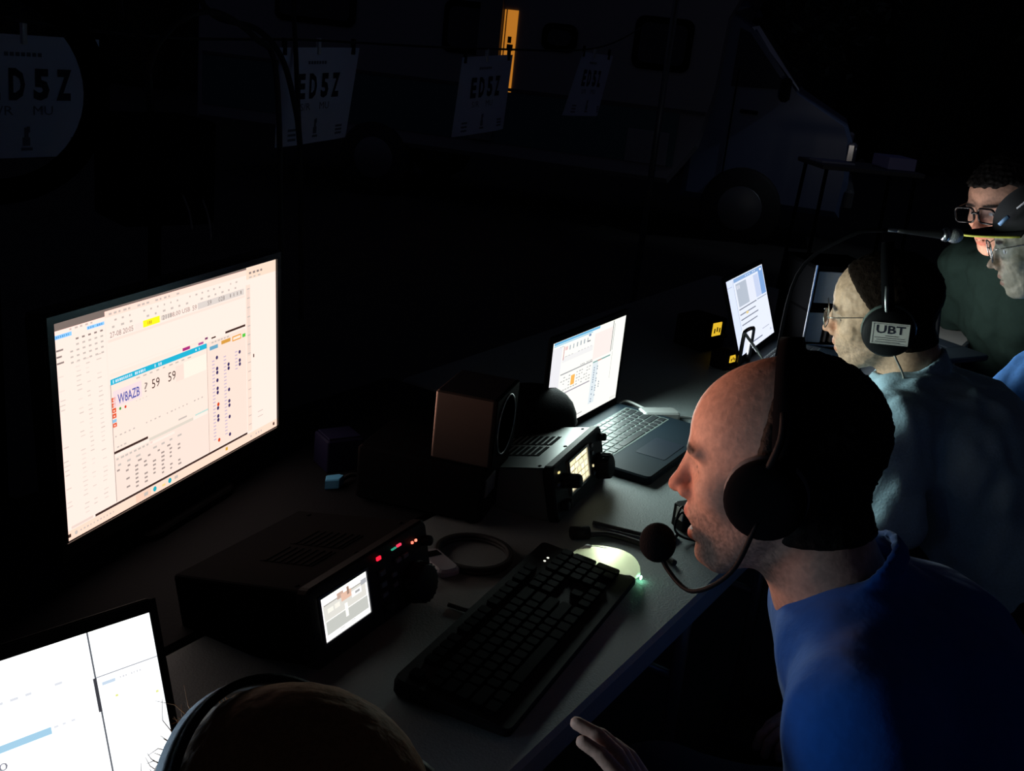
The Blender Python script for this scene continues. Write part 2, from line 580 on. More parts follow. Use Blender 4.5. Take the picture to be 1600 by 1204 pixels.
    s.rect(.004, .016, .016, .032, dark, False, 3); s.dot(.035, .024, .003, grey)
    s.dashes(.05, .20, .024, .008, grey, 12, .5, 2, 71); s.rect(.27, .004, .335, .044, (1.0, .68, .52), False, 2)
    s.rect(.305, .015, .322, .034, grey, False, 3); s.dot(.352, .025, .0042, (.02, .45, .55)); s.rect(.385, .014, .400, .026, (1.2, .75, .3), False, 2)
    s.dot(.420, .026, .0042, (.02, .45, .55)); s.rect(.442, .018, .458, .034, grey, False, 2); s.rect(.70, .02, .712, .038, (.75, .42, .05), False, 2)
    s.dashes(.84, .93, .024, .012, grey, 6, .5, 2, 72); s.rect(.975, .016, .985, .034, dark, False, 2)
    return s

def laptop2_picture(w, h):
    s = Scr(w, h)
    s.rect(0, 0, 1, 1, L_LAPTOP2, True, 0)
    ink = (.28, .27, .30); pale = (.62, .62, .64)
    warm = (1.2, .86, .80)
    s.rect(.02, .965, .62, .992, (.16, .50, .80), False, 2); s.rect(.02, .948, .52, .960, (.35, .68, .86), False, 2)
    s.rect(.0, .40, .13, .93, (.9, .89, .93)); s.rect(.56, .62, .81, .92, (1.2, .90, .86))
    s.rect(.14, .74, .55, .80, (.93, .92, .92)); s.dashes(.05, .15, .925, .012, pale, 4, .6, 2, 2)
    s.rect(.149, .77, .157, .92, (.62, .22, .22), False, 2); s.rect(.166, .87, .20, .91, (.9, .62, .62), False, 2)
    s.dashes(.22, .50, .885, .05, (.45, .5, .55), 6, .45, 2, 7); s.rect(.46, .86, .50, .875, ink, False, 3); s.rect(.47, .92, .50, .945, (.2, .3, .5), False, 3)
    s.dashes(.17, .55, .80, .008, pale, 9, .7, 2, 8)
    s.rect(.14, .604, .565, .618, (.40, .40, .42), False, 2); s.dashes(.40, .565, .63, .012, ink, 8, .6, 3, 9)
    for k in range(5):
        s.dashes(.15, .56, .565 - .035 * k, .011, (.45, .45, .47), 12, .7, 2, 20 + k)
    s.rect(.285, .445, .335, .555, (1.0, .52, .12), False, 3)
    s.rect(.185, .380, .555, .393, (.36, .32, .40), False, 2)
    s.rect(.575, .578, .825, .594, (.22, .42, .40), False, 2); s.rect(.64, .580, .70, .590, (.7, .3, .25), False, 3)
    s.rect(.575, .10, .655, .575, (.80, .88, .92)); rr = random.Random(3)
    for c in range(3):
        for k in range(15):
            if rr.random() < (.8, .7, .3)[c]:
                s.rect(.60 + .045 * c, .51 - .028 * k, .612 + .045 * c, .526 - .028 * k, (.20, .26, .36), False, 3)
    s.rect(.815, .63, .823, .985, (.08, .09, .10), False, 3); s.rect(.838, .64, .845, .95, (.42, .44, .46), False, 3)
    s.rect(.85, .30, .855, .62, (.55, .56, .56), False, 2)
    s.rect(.42, .05, .50, .058, ink, False, 2); s.rect(.9, .02, .99, .05, (.9, .9, .85), False, 2)
    return s

def laptop3_picture(w, h):
    s = Scr(w, h)
    s.rect(0, 0, 1, 1, L_LAPTOP3, True, 0)
    g1 = (.36, .42, .52)
    s.rect(0, 0, .17, 1, (.78, .86, 1.1), True); s.rect(.02, .90, .14, .905, g1, False, 2); s.rect(.168, .30, .176, .97, (.42, .5, .6), False, 2)
    s.rect(.19, .935, .85, .985, (.27, .44, .74), False, 2); s.dashes(.5, .8, .96, .02, (.7, .8, 1), 6, .6, 3, 4)
    s.rect(.85, .60, .985, .985, (.23, .41, .76), False, 2); s.rect(.90, .93, .95, .96, (1, 1, 1.2), False, 3)
    s.rect(.22, .60, .50, .91, (.50, .56, .66), False, 2); s.rect(.50, .60, .70, .91, (.84, .88, 1.0), False, 2); s.rect(.70, .60, .84, .91, (.62, .70, .92), False, 2)
    s.dashes(.24, .33, .86, .05, (.9, .9, 1.0), 3, .5, 3, 6)
    for k in range(4):
        s.rect(.205, .560 - .070 * k, .68 - .05 * (k % 2), .575 - .070 * k, (.22, .24, .30), False, 3)
    s.rect(.36, .47, .42, .50, (.9, .7, .3), False, 4)
    s.rect(.70, .565, .98, .578, g1, False, 2)
    s.rect(.39, .066, .67, .080, (.12, .14, .22), False, 3); s.rect(.70, .15, .90, .157, (.3, .33, .4), False, 3); s.rect(.90, .07, .94, .10, (.6, .65, .8), False, 3)
    return s

def laptop0_picture(w, h):
    s = Scr(w, h)
    s.rect(0, 0, 1, 1, L_LAPTOP0, True, 0)
    s.rect(.817, 0, .822, 1, (.12, .13, .15), False, 2); s.rect(.822, .772, 1, .777, (.35, .36, .40), False, 2)
    s.rect(.812, .61, .822, .775, (.05, .05, .06), False, 3)
    s.rect(.10, .595, .683, .628, (.40, .66, .85), False, 2)
    s.dashes(.52, .75, .81, .012, (.78, .80, .86), 6, .5, 2, 5); s.dashes(.69, .76, .62, .010, (.80, .82, .88), 3, .5, 2, 6)
    s.rect(.834, .728, .872, .744, (.62, .74, .88), False, 2); s.dashes(.885, .95, .738, .010, (.72, .72, .76), 8, .6, 2, 9)
    s.rect(.864, .653, .872, .664, (.82, .86, .30), False, 2); s.rect(.978, .60, .986, .611, (.82, .86, .30), False, 2)
    s.text('0', .540, .562, .515, .550, (.25, .25, .3))
    return s

def radio1_picture(w, h):
    s = Scr(w, h)
    s.rect(0, 0, 1, 1, L_RADIO, True, 0)
    s.rect(.05, .79, .86, .82, (.42, .40, .37), False, 2); s.rect(.86, .74, .99, .86, (.46, .47, .50), False, 2)
    s.rect(.04, .43, .96, .79, (.80, .78, .72), False, 1)
    s.rect(.34, .76, .48, .90, (.62, .42, .34), False, 2); s.rect(.42, .66, .64, .84, (.85, .55, .42), False, 3); s.rect(.55, .74, .60, .92, (.40, .26, .20), False, 4)
    s.rect(.12, .60, .24, .70, (1.0, .98, .88), False, 3); s.rect(.27, .60, .38, .71, (1.0, .96, .86), False, 3)
    s.rect(.64, .60, .86, .74, (1.05, 1.05, 1.05), False, 3); s.rect(.72, .65, .82, .70, (.42, .42, .42), False, 4)
    s.rect(.05, .44, .97, .456, (1.2, 1.2, 1.15), False, 4)
    s.rect(.04, .13, .97, .43, (.60, .61, .57), False, 2)
    s.rect(.47, .27, .53, .58, (1.2, 1.2, 1.1), False, 5); s.rect(.045, .06, .06, .43, (1, 1, 1), False, 3)
    s.rect(.06, .075, .30, .085, (.45, .45, .45), False, 3); s.rect(.32, .085, .44, .10, (.35, .35, .35), False, 3); s.rect(.55, .10, .66, .115, (.35, .35, .35), False, 3); s.rect(.70, .11, .80, .12, (.45, .45, .45), False, 3)
    return s

def radio2_picture(w, h):
    s = Scr(w, h)
    s.rect(0, 0, 1, 1, (.50, .44, .28), True, 0)
    y = (1.5, 1.38, .85)
    for r, (v0, v1, n) in enumerate(((.84, .97, 3), (.66, .80, 4), (.44, .60, 5), (.24, .40, 5), (.05, .20, 5))):
        for k in range(n):
            u = .04 + .92 * k / n
            s.rect(u, v0, u + .92 / n - .03, v1, k_(y, .75 + .35 * ((k * 7 + r * 3) % 4) / 3), False, 2)
    s.rect(.30, .60, .95, .66, (.80, .74, .55), False, 3); s.rect(.5, .80, .8, .84, (.25, .22, .1), False, 3)
    return s

# ================================================================== MONITOR
def big_monitor():
    w, h = .53, .30
    cx, cy, cz = -.495, 1.55, .942
    yaw, tilt = 17.54, 2.9
    yr = math.radians(yaw)
    th = thing('monitor', 'large black desktop monitor showing a radio contest log in cream windows', 'monitor', (cx, cy, TZ), PI / 2 - yr)
    Ms = th.matrix_world.inverted() @ screen_pose((cx, cy, cz), yaw, tilt, h)
    mb = MB()
    mb.prism(rounded_rect(w + .028, h + .040, .006, 3), -.030, -.0005, Ms @ T(0, 0, h / 2 - .006) @ Rx(PI / 2) @ T(0, 0, 0), 0, chamfer=.003)
    mb.box((0, .045, h / 2 - .01), (.30, .035, .20), Ms, 0, bev=.012)
    mb.build('housing', BLACK, th)
    bz = MB()
    for x, z, sx, sz in ((0, h + .005, w + .024, .010), (0, -.012, w + .024, .022), (-w / 2 - .006, h / 2, .012, h), (w / 2 + .006, h / 2, .012, h)):
        bz.box((x, -.0022, z), (sx, .0044, sz), Ms)
    bz.build('bezel', BLACKG, th)
    sc = monitor_picture(w, h).build('screen', th, Ms @ T(0, -.0008, 0))
    sc['label'] = 'lit screen of cream log windows with callsign and 59 reports'
    # the panel's backlight shines mostly straight ahead
    backlight(th, Ms, w, h, 1.9, (1.0, .47, .32), 60, 19)
    m = MB(); m.box((0, .095, .12), (.07, .02, .26), None, 0, bev=.006); m.build('stand_neck', BLACK, th)
    m = MB(); m.prism(rounded_rect(.24, .17, .03, 4), 0, .012, T(0, .055, 0), 0, chamfer=.003); m.build('stand_base', BLACK, th)
    return th
big_monitor()

# ================================================================== LAPTOPS
KEY_ME = {}
def key_mesh(w, d, hgt, m, r=.0016):
    k = (round(w, 4), round(d, 4), round(hgt, 4), m.name)
    if k not in KEY_ME:
        mb = MB()
        pts = rounded_rect(w, d, r, 1)
        mb.prism(pts, 0, hgt, None, 0, chamfer=min(.0008, hgt * .45))
        me = bpy.data.meshes.new('key')
        me.from_pydata(mb.v, [], mb.f)
        me.materials.append(m)
        me.update()
        KEY_ME[k] = me
    return KEY_ME[k]

KEYM = mat('key_plastic', (0.003, 0.003, 0.004), 0.4, spec=.008)
KEYM2 = mat('laptop_key', (0.012, 0.014, 0.016), 0.45, spec=.3)
LAPM = mat('laptop_shell', (0.006, 0.011, 0.016), 0.6, 0.0, noise=0.1, nscale=300, spec=.06)

def laptop(label, center, w, h, yaw, tilt, picture, keys=True, group='open laptops on the tables', light=(3, (1, 1, 1), 160)):
    yr = math.radians(yaw)
    lo = screen_pose(center, yaw, tilt, h) @ Vector((0, 0, -.014))
    th = thing('laptop', label, 'laptop', (lo.x, lo.y, TZ), PI / 2 - yr, group)
    inv = th.matrix_world.inverted()
    Ms = inv @ screen_pose(center, yaw, tilt, h)
    bw, bd, bt = w + .018, .238, .017
    mb = MB()
    mb.prism(rounded_rect(bw, bd, .010, 3), 0, bt, T(0, -bd / 2 + .004, 0), 0, chamfer=.003)
    base = mb.build('base', LAPM, th)
    lid = MB()
    lid.prism(rounded_rect(w + .018, h + .034, .008, 3), -.0065, -.0004, Ms @ T(0, 0, h / 2 - .004) @ Rx(PI / 2), 0, chamfer=.002)
    lidob = lid.build('lid', BLACK, th)
    bz = MB()
    for x, z, sx, sz in ((0, h + .006, w + .016, .012), (0, -.010, w + .016, .020), (-w / 2 - .004, h / 2, .008, h), (w / 2 + .004, h / 2, .008, h)):
        bz.box((x, -.0010, z), (sx, .002, sz), Ms)
    bz.build('bezel', BLACKM, lidob)
    picture(w, h).build('screen', th, Ms @ T(0, -.0003, 0))
    backlight(th, Ms, w, h, *light)
    m = MB()
    for sx in (-1, 1):
        m.cyl((sx * w * .32 - .02, .002, .016), (sx * w * .32 + .02, .002, .016), .006, 10)
    m.build('hinge', BLACK, th)
    m = MB(); m.prism(rounded_rect(.106, .062, .004, 2), 0, .0006, T(-.02, -bd + .050, bt), 0); m.build('touchpad', mat('touchpad', (.004, .008, .015), .5, spec=.2), base)
    m = MB(); m.prism(rounded_rect(.014, .010, .001, 1), 0, .0005, T(bw / 2 - .055, -bd + .028, bt), 0); m.prism(rounded_rect(.014, .010, .001, 1), 0, .0005, T(bw / 2 - .037, -bd + .028, bt), 0)
    m.build('sticker', mat('sticker', (.55, .57, .6), .3), base)
    if keys:
        m = MB(); m.prism(rounded_rect(w - .012, .102, .003, 2), 0, .0006, T(0, -.034 - .0485, bt - .0003), 0); m.build('keyboard_deck', mat('deck_grey', (.065, .082, .08), .6, spec=.1), base)
        u = (w - .02) / 15.2
        d = .0172
        rows = [[.95] * 16, [1] * 13 + [2.0], [1.5] + [1] * 12 + [1.5], [1.8] + [1] * 11 + [2.2], [2.3] + [1] * 10 + [2.7], [1.2, 1, 1.1, 1.1, 5.2, 1.1, 1, 1, 1, 1.2]]
        y = -.034
        for r, ks in enumerate(rows):
            tot = sum(ks)
            x = -(w - .02) / 2
            rowd = d * (.62 if r == 0 else 1)
            for kk in ks:
                kw = kk * (w - .02) / tot
                ob = link('key', key_mesh(round(kw - .0028, 3), round(rowd - .0028, 4), .0016, KEYM2), base, T(x + kw / 2, y - rowd / 2, bt - .0002))
                x += kw
            y -= rowd
    return th

laptop('open laptop with blown-out white screen at the lower left corner', (-.415, .771, .840), .345, .194, 42, 21, laptop0_picture, keys=False, light=(1.8, (.48, .74, 1.0), 180))
lap2 = laptop('open laptop with white logging screen and dark keyboard behind the square radio', (.148, 2.126, .854), .335, .188, 28.25, 0.5, laptop2_picture, light=(4.6, (.80, 1.0, .93), 170))
laptop('tilted open laptop with bluish-white screen beside the yellow card', (.619, 2.882, .855), .352, .198, 25.6, 20.6, laptop3_picture, light=(2.7, (.86, .92, 1.0), 150))

def plain_picture(w, h):
    s = Scr(w, h)
    s.rect(0, 0, 1, 1, (1.0, .95, .90), True, 0); s.rect(0, .93, 1, 1, (.2, .4, .7), False, 2); s.dashes(.1, .9, .8, .02, (.3, .3, .35), 14, .6, 2, 3)
    for k in range(8):
        s.dashes(.1, .85, .72 - .07 * k, .014, (.4, .4, .42), 12, .7, 2, 30 + k)
    return s
laptop('dark laptop turned away from the camera in front of the bespectacled man in green', (1.075, 3.10, .842), .31, .174, -32, 12, plain_picture, keys=False, light=(1.5, (1.0, .92, .86), 140))

# ================================================================== RADIOS
def knob(mb_parent, M, r, ln, material=BLACK, ridge=True):
    """knob whose axis is -y of M"""
    mb = MB()
    prof = [(r * 1.08, 0), (r * 1.08, ln * .2), (r, ln * .3), (r * .95, ln * .93), (r * .85, ln), (.0001, ln)]
    mb.lathe(prof, M @ Rx(PI / 2), 28)
    if ridge:
        for k in range(20):
            a = 2 * PI * k / 20
            mb.cyl(M @ Vector((r * math.cos(a), -ln * .3, r * math.sin(a))), M @ Vector((r * .95 * math.cos(a), -ln * .92, r * .95 * math.sin(a))), r * .06, 5)
    return mb.build('knob', material, mb_parent)

def radio(label, sc_center, yaw, tilt, sw, sh, x0, x1, z0, z1, depth, picture, group, knobs, leds, buttons, topmat):
    """desk transceiver: x0..x1 and z0..z1 are the face's limits measured from the middle of its screen"""
    yr = math.radians(yaw)
    Mw = screen_pose(sc_center, yaw, tilt, 0)
    foot = Mw @ Vector(((x0 + x1) / 2, depth * .4, z0))
    th = thing('radio_transceiver', label, 'radio', (foot.x, foot.y, TZ), PI / 2 - yr, group)
    Ms = th.matrix_world.inverted() @ Mw
    cx, cz, w, h = (x0 + x1) / 2, (z0 + z1) / 2, x1 - x0, z1 - z0
    # case behind the face
    mb = MB()
    mb.prism(rounded_rect(w - .008, h - .006, .004, 2), -depth, -.012, Ms @ T(cx, 0, cz) @ Rx(PI / 2), 0, chamfer=.002)
    case = mb.build('case', topmat, th)
    # face
    mb = MB()
    mb.prism(rounded_rect(w, h, .010, 3), -.020, -.001, Ms @ T(cx, 0, cz) @ Rx(PI / 2), 0, chamfer=.003)
    face = mb.build('front_panel', BLACK, th)
    mb = MB()
    t = .004
    for x, z, sx, sz in ((0, sh / 2 + t / 2, sw + 2 * t, t), (0, -sh / 2 - t / 2, sw + 2 * t, t), (-sw / 2 - t / 2, 0, t, sh), (sw / 2 + t / 2, 0, t, sh)):
        mb.box((x, -.0015, z), (sx, .003, sz), Ms)
    mb.build('screen_frame', mat('radio_screen_frame', (.05, .055, .06), .25), face)
    picture(sw, sh).build('screen', th, Ms @ T(0, -.0012, -sh / 2))
    for (x, z, r, ln) in knobs:
        knob(th, Ms @ T(x, 0, z), r, ln)
    for (x, z, sx, sz) in buttons:
        m = MB(); m.box((x, -.002, z), (sx, .004, sz), Ms, 0, bev=.001); m.build('button', DGREY, face)
    for (x, z, sx, sz, c) in leds:
        m = MB(); m.box((x, -.0016, z), (sx, .0024, sz), Ms, 0); m.build('indicator_light', emis(c, 1.0, False), face)
    # louvres and screws on the case's top
    for k in range(2):
        m = MB()
        m.box((cx - w * .12 + k * .062, .095, z1 - .0028), (.050, .085, .0012), Ms, 0)
        v = m.build('vent_panel', BLACKM, case)
        for j in range(7):
            mm = MB(); mm.box((cx - w * .12 + k * .062, .060 + j * .0115, z1 - .0018), (.050, .004, .0012), Ms, 0); mm.build('louvre', topmat, v)
    for x, y in ((x0 + .018, .03), (x1 - .02, .03), (x1 - .02, .19), (cx, .025)):
        m = MB(); m.lathe([(.0035, -.001), (.0035, .001), (.002, .0018), (.0001, .0018)], Ms @ T(x, y, z1 - .0035), 12); m.build('screw', BLACKM, case)
    # feet: front bail and rear pads
    inv = th.matrix_world.inverted()
    for sx in (x0 + .035, x1 - .035):
        p = Ms @ Vector((sx, .03, z0 + .004))
        m = MB(); m.lathe([(.010, 0), (.012, max(p.z - .001, .004)), (.0001, max(p.z, .005))], T(p.x, p.y, 0), 14); m.build('foot', RUBBER, th)
    return th

radio('black radio transceiver with light grey lit screen and red lights, beside the keyboard', (-.175, 1.189, .805), 26, 13.1, .094, .056,
      -.066, .197, -.058, .046, .22, radio1_picture, 'radio transceivers on the table',
      [(.153, -.030, .027, .022), (.185, .018, .007, .012), (.185, -.040, .007, .010), (.082, -.036, .006, .010)],
      [(.077, .033, .008, .0045, (1.6, .02, .06)), (.155, .0255, .003, .003, (2.2, .35, .22)), (.164, .0255, .003, .003, (2.2, .45, .28)),
       (.112, .0330, .010, .0018, (.03, .32, .20)), (.124, .0335, .009, .0030, (.95, .05, .12))],
      [(.080, .012, .012, .007), (.080, -.004, .012, .007), (.080, -.018, .012, .006), (.118, .015, .012, .006), (.135, .015, .012, .006), (.105, .000, .010, .006), (.105, -.014, .010, .006)], BLACKM)
radio('square black radio transceiver with yellow lit keypad screen beside the open laptop', (.132, 1.762, .789), 20.9, 13.4, .095, .054,
      -.118, .136, -.058, .041, .235, radio2_picture, 'radio transceivers on the table',
      [(-.074, .004, .012, .030), (.104, -.028, .023, .024), (-.092, -.034, .008, .012), (.120, .022, .007, .012), (-.072, -.036, .007, .010)],
      [(-.097, .026, .006, .003, (.9, .75, .3)), (.068, -.016, .003, .004, (.8, .7, .4))],
      [(.068, .022, .010, .007), (.068, .008, .010, .007), (.068, -.030, .010, .006), (-.104, .008, .010, .006)],
      mat('radio_top', (.10, .118, .118), .45, .3, noise=.12, nscale=300))

# power supply with a small loudspeaker standing on it
def speaker_stack():
    c = Vector((-.058, 1.690, TZ)); yaw = math.radians(14)
    ps = thing('power_supply', 'plain black power supply box under the small loudspeaker', 'power supply', c, PI / 2 - yaw)
    m = MB(); m.box((0, .06, .053), (.15, .22, .094), None, 0, bev=.006); body = m.build('case', BLACKM, ps)
    for sx in (-1, 1):
        for y in (-.03, .15):
            m = MB(); m.lathe([(.010, 0), (.010, .007), (.0001, .007)], T(sx * .055, y, 0), 12); m.build('foot', RUBBER, ps)
    m = MB(); m.box((-.04, -.0505, .065), (.05, .003, .03), None, 0); m.build('meter', DGREY, ps)
    m = MB(); m.box((.05, -.0505, .055), (.018, .004, .026), None, 0, bev=.001); m.build('power_switch', BLACK, ps)
    sp = thing('loudspeaker', 'small boxy loudspeaker with round front grille on the black power supply', 'speaker', c + Vector((0, 0, .1005)), PI / 2 - yaw)
    wood = mat('speaker_side', (.030, .021, .017), .55, noise=.1, nscale=60)
    m = MB(); m.box((0, -.003, .058), (.128, .10, .116), None, 0, bev=.004); m.build('cabinet', wood, sp)
    m = MB(); m.box((0, -.053, .058), (.128, .008, .116), None, 0, bev=.002); fr = m.build('front_baffle', BLACKM, sp)
    m = MB(); m.torus(.050, .0014, T(0, -.057, .058) @ Rx(PI / 2), 40, 8); m.build('grille_ring', mat('ring_metal', (.11, .11, .12), .4, .6), fr)
    m = MB(); m.lathe([(.0001, -.012), (.012, -.011), (.015, -.002), (.046, .006), (.048, .006)], T(0, -.052, .058) @ Rx(PI / 2), 32); m.build('cone', BLACK, fr)
    return sp
speaker_stack()

# rounded bag behind the radio
def soft_bag():
    th = thing('zip_pouch', 'rounded black pouch partly covering the logging laptop screen', 'pouch', (.038, 1.965, TZ), .9)
    m = MB()
    prof = []
    for i in range(13):
        a = PI * i / 12
        prof.append((max(.0001, .108 * math.sin(a) ** .75), .066 - .066 * math.cos(a)))
    m.lathe(prof, Matrix.Diagonal((1.0, .78, 1.0, 1)), 32)
    b = m.build('body', mat('pouch_fabric', (.005, .005, .006), .9, bump=.4, nscale=300, spec=.03), th)
    m = MB(); m.torus(.1085, .0022, T(0, 0, .066) @ Matrix.Diagonal((1, .78, 1, 1)), 40, 6); m.build('zip', BLACKM, th)
    m = MB(); m.box((.109, 0, .060), (.004, .008, .02), None, 0, bev=.001); m.build('zip_pull', STEEL, th)
soft_bag()

# ================================================================== KEYBOARD
def keyboard():
    TL, TR_ = Vector((.074, 1.532, 0)), Vector((.220, 1.475, 0))
    xdir = Vector((.396, .918, 0)).normalized()          # keyboard's own right = away from the camera
    L_, D_ = .452, .157
    mid = (TL + TR_) / 2 - xdir * L_ / 2
    th = thing('keyboard', 'full-size black computer keyboard along the table edge', 'keyboard', (mid.x, mid.y, TZ), math.atan2(xdir.y, xdir.x))
    mb = MB()
    prof = [(-D_ / 2, .002), (-D_ / 2, .013), (D_ / 2, .026), (D_ / 2, .002)]
    n = len(prof)
    pts = rounded_rect(L_, D_, .009, 4)
    vs, fs = [], []
    top = lambda y: .013 + (.013) * (y + D_ / 2) / D_
    k = len(pts)
    for zf, s in ((0, .985), (.25, 1), (.8, 1), (1, .985)):
        vs += [(p[0] * s, p[1] * s, .002 + (top(p[1]) - .002) * zf) for p in pts]
    for r in range(3):
        for i in range(k):
            j = (i + 1) % k
            fs.append((r * k + i, r * k + j, (r + 1) * k + j, (r + 1) * k + i))
    fs.append(tuple(reversed(range(k)))); fs.append(tuple(range(3 * k, 4 * k)))
    mb.add(vs, fs)
    case = mb.build('case', BLACK, th)
    sl = math.atan2(.013, D_)
    u = .01905
    def put(x, y, kw=1.0, kd=1.0):
        link('key', key_mesh(round(u * kw - .0030, 4), round(u * kd - .0030, 4), .0075, KEYM, .002), th, T(x, y, top(y) - .0004) @ Rx(sl))
    x0 = -L_ / 2 + .012
    y0 = D_ / 2 - .022
    rows = [(0, [1, -1, 1, 1, 1, 1, -.5, 1, 1, 1, 1, -.5, 1, 1, 1, 1]), (1.35, [1] * 13 + [2]), (2.35, [1.5] + [1] * 12 + [1.5]), (3.35, [1.75] + [1] * 11 + [2.25]),
            (4.35, [2.25] + [1] * 10 + [2.75]), (5.35, [1.25, 1.25, 1.25, 6.25, 1.25, 1.25, 1.25, 1.25])]
    for r, ks in rows:
        x = x0
        for kk in ks:
            if kk > 0:
                put(x + abs(kk) * u / 2, y0 - r * u, kk)
            x += abs(kk) * u
    nx = x0 + 15.3 * u
    for r, cs in ((0, (0, 1, 2)), (1.35, (0, 1, 2)), (2.35, (0, 1, 2)), (4.35, (1,)), (5.35, (0, 1, 2))):
        for c in cs:
            put(nx + (c + .5) * u, y0 - r * u)
    px = x0 + 18.55 * u
    for r, cs in ((1.35, (0, 1, 2, 3)), (2.35, (0, 1, 2)), (3.35, (0, 1, 2)), (4.35, (0, 1, 2)), (5.35, (0, 2))):
        for c in cs:
            put(px + (c + .5) * u, y0 - r * u)
    put(px + 3.5 * u, y0 - 2.85 * u, 1, 2); put(px + 3.5 * u, y0 - 4.85 * u, 1, 2)
    for k_i, (lx, ly) in enumerate(((px + 2.1 * u, y0 - .32 * u), (px + 1.45 * u, y0 - .32 * u))):
        m = MB(); m.lathe([(.0019, 0), (.0019, .0008), (.0001, .0012)], T(lx, ly, top(ly)), 10); m.build('lock_light', emis((1.3, 1.3, 1.05), 1.0, False), case)
    for sx in (-1, 1):
        m = MB(); m.box((sx * .19, D_ / 2 - .02, .0015), (.03, .012, .003), None, 0); m.build('foot', RUBBER, th)
keyboard()

# ================================================================== MOUSE (glowing, translucent)
def mouse():
    th = thing('computer_mouse', 'translucent white mouse glowing pale green behind the keyboard corner', 'mouse', (.172, 1.508, TZ), math.atan2(-.034, .108) + PI)
    m = MB()
    nu, nv = 26, 18
    vs, fs = [], []
    for i in range(nu + 1):
        t = -1 + 2 * i / nu
        hw = .031 * (1 - abs(t) ** 3.2) ** .5 * (1 - .08 * t)
        hh = .031 * max(0.02, (1 - abs(t) ** 2.6)) ** .55 * (1 - .12 * t)
        for j in range(nv):
            a = 2 * PI * j / nv
            y = math.cos(a); z = math.sin(a)
            zz = hh * (z if z > 0 else z * .12)
            vs.append((t * .056, hw * y, .006 + zz))
    for i in range(nu):
        for j in range(nv):
            j2 = (j + 1) % nv
            fs.append((i * nv + j, (i + 1) * nv + j, (i + 1) * nv + j2, i * nv + j2))
    m.add(vs, fs, None, 0, True)
    shell = bpy.data.materials.new('frosted_shell')
    shell.use_nodes = True
    nt = shell.node_tree; nt.nodes.clear()
    o = nt.nodes.new('ShaderNodeOutputMaterial'); tr = nt.nodes.new('ShaderNodeBsdfTranslucent'); tr.inputs[0].default_value = (.93, .95, .88, 1)
    gl = nt.nodes.new('ShaderNodeBsdfGlossy'); gl.inputs['Roughness'].default_value = .15
    df = nt.nodes.new('ShaderNodeBsdfDiffuse'); df.inputs[0].default_value = (.7, .72, .68, 1)
    m1 = nt.nodes.new('ShaderNodeMixShader'); m1.inputs[0].default_value = .35
    m2 = nt.nodes.new('ShaderNodeMixShader'); m2.inputs[0].default_value = .07
    nt.links.new(tr.outputs[0], m1.inputs[1]); nt.links.new(df.outputs[0], m1.inputs[2]); nt.links.new(m1.outputs[0], m2.inputs[1]); nt.links.new(gl.outputs[0], m2.inputs[2]); nt.links.new(m2.outputs[0], o.inputs[0])
    m.build('shell', shell, th)
    b = MB(); b.ball((-.004, .002, .017), (.010, .007, .005), 14, 8); b.build('inner_light', emis((26, 30, 20), 1.0), th)
    b = MB(); b.ball((-.0585, .006, .006), (.0016, .004, .003), 10, 6); b.build('edge_light', emis((8, 26, 15), 1.0), th)
    b = MB(); b.cyl((.030, -.004, .0265), (.030, .004, .0265), .008, 16); b.build('scroll_wheel', mat('wheel_grey', (.4, .4, .4), .5), th)
    b = MB()
    b.tube([(.0, -.0006, .0372), (.018, -.0006, .0357), (.034, -.0006, .031), (.046, -.0006, .023)], .0006, 6)
    b.build('button_seam', mat('seam', (.3, .3, .3), .6), th)
mouse()

# ================================================================== SDF people
f32 = np.float32
def rc(P, a, b, ra, rb):
    a = np.asarray(a, f32); ba = np.asarray(b, f32) - a
    pa = P - a
    t = np.clip((pa @ ba) / max(float(ba @ ba), 1e-9), 0, 1)
    q = pa - t[:, None] * ba
    return np.sqrt((q * q).sum(1)) - (ra + (rb - ra) * t)
def ell(P, c, r):
    q = (P - np.asarray(c, f32)) / np.asarray(r, f32)
    k0 = np.sqrt((q * q).sum(1)) + 1e-6
    q2 = q / np.asarray(r, f32)
    k1 = np.sqrt((q2 * q2).sum(1)) + 1e-6
    return k0 * (k0 - 1) / k1
def smin(a, b, k):
    h = np.clip(.5 + .5 * (b - a) / k, 0, 1)
    return b + (a - b) * h - k * h * (1 - h)
def smax(a, b, k):
    return -smin(-a, -b, k)
def wob(P, s, seed=0):
    x, y, z = P[:, 0] * s, P[:, 1] * s, P[:, 2] * s
    return (np.sin(x * 1.3 + 2.1 * np.sin(y * .9 + seed) + seed) + np.sin(y * 1.1 + 1.7 * np.sin(z * 1.2) + 1.3 * seed) + np.sin(z * 1.4 + 1.9 * np.sin(x * .8) + 2.7 * seed)) / 3

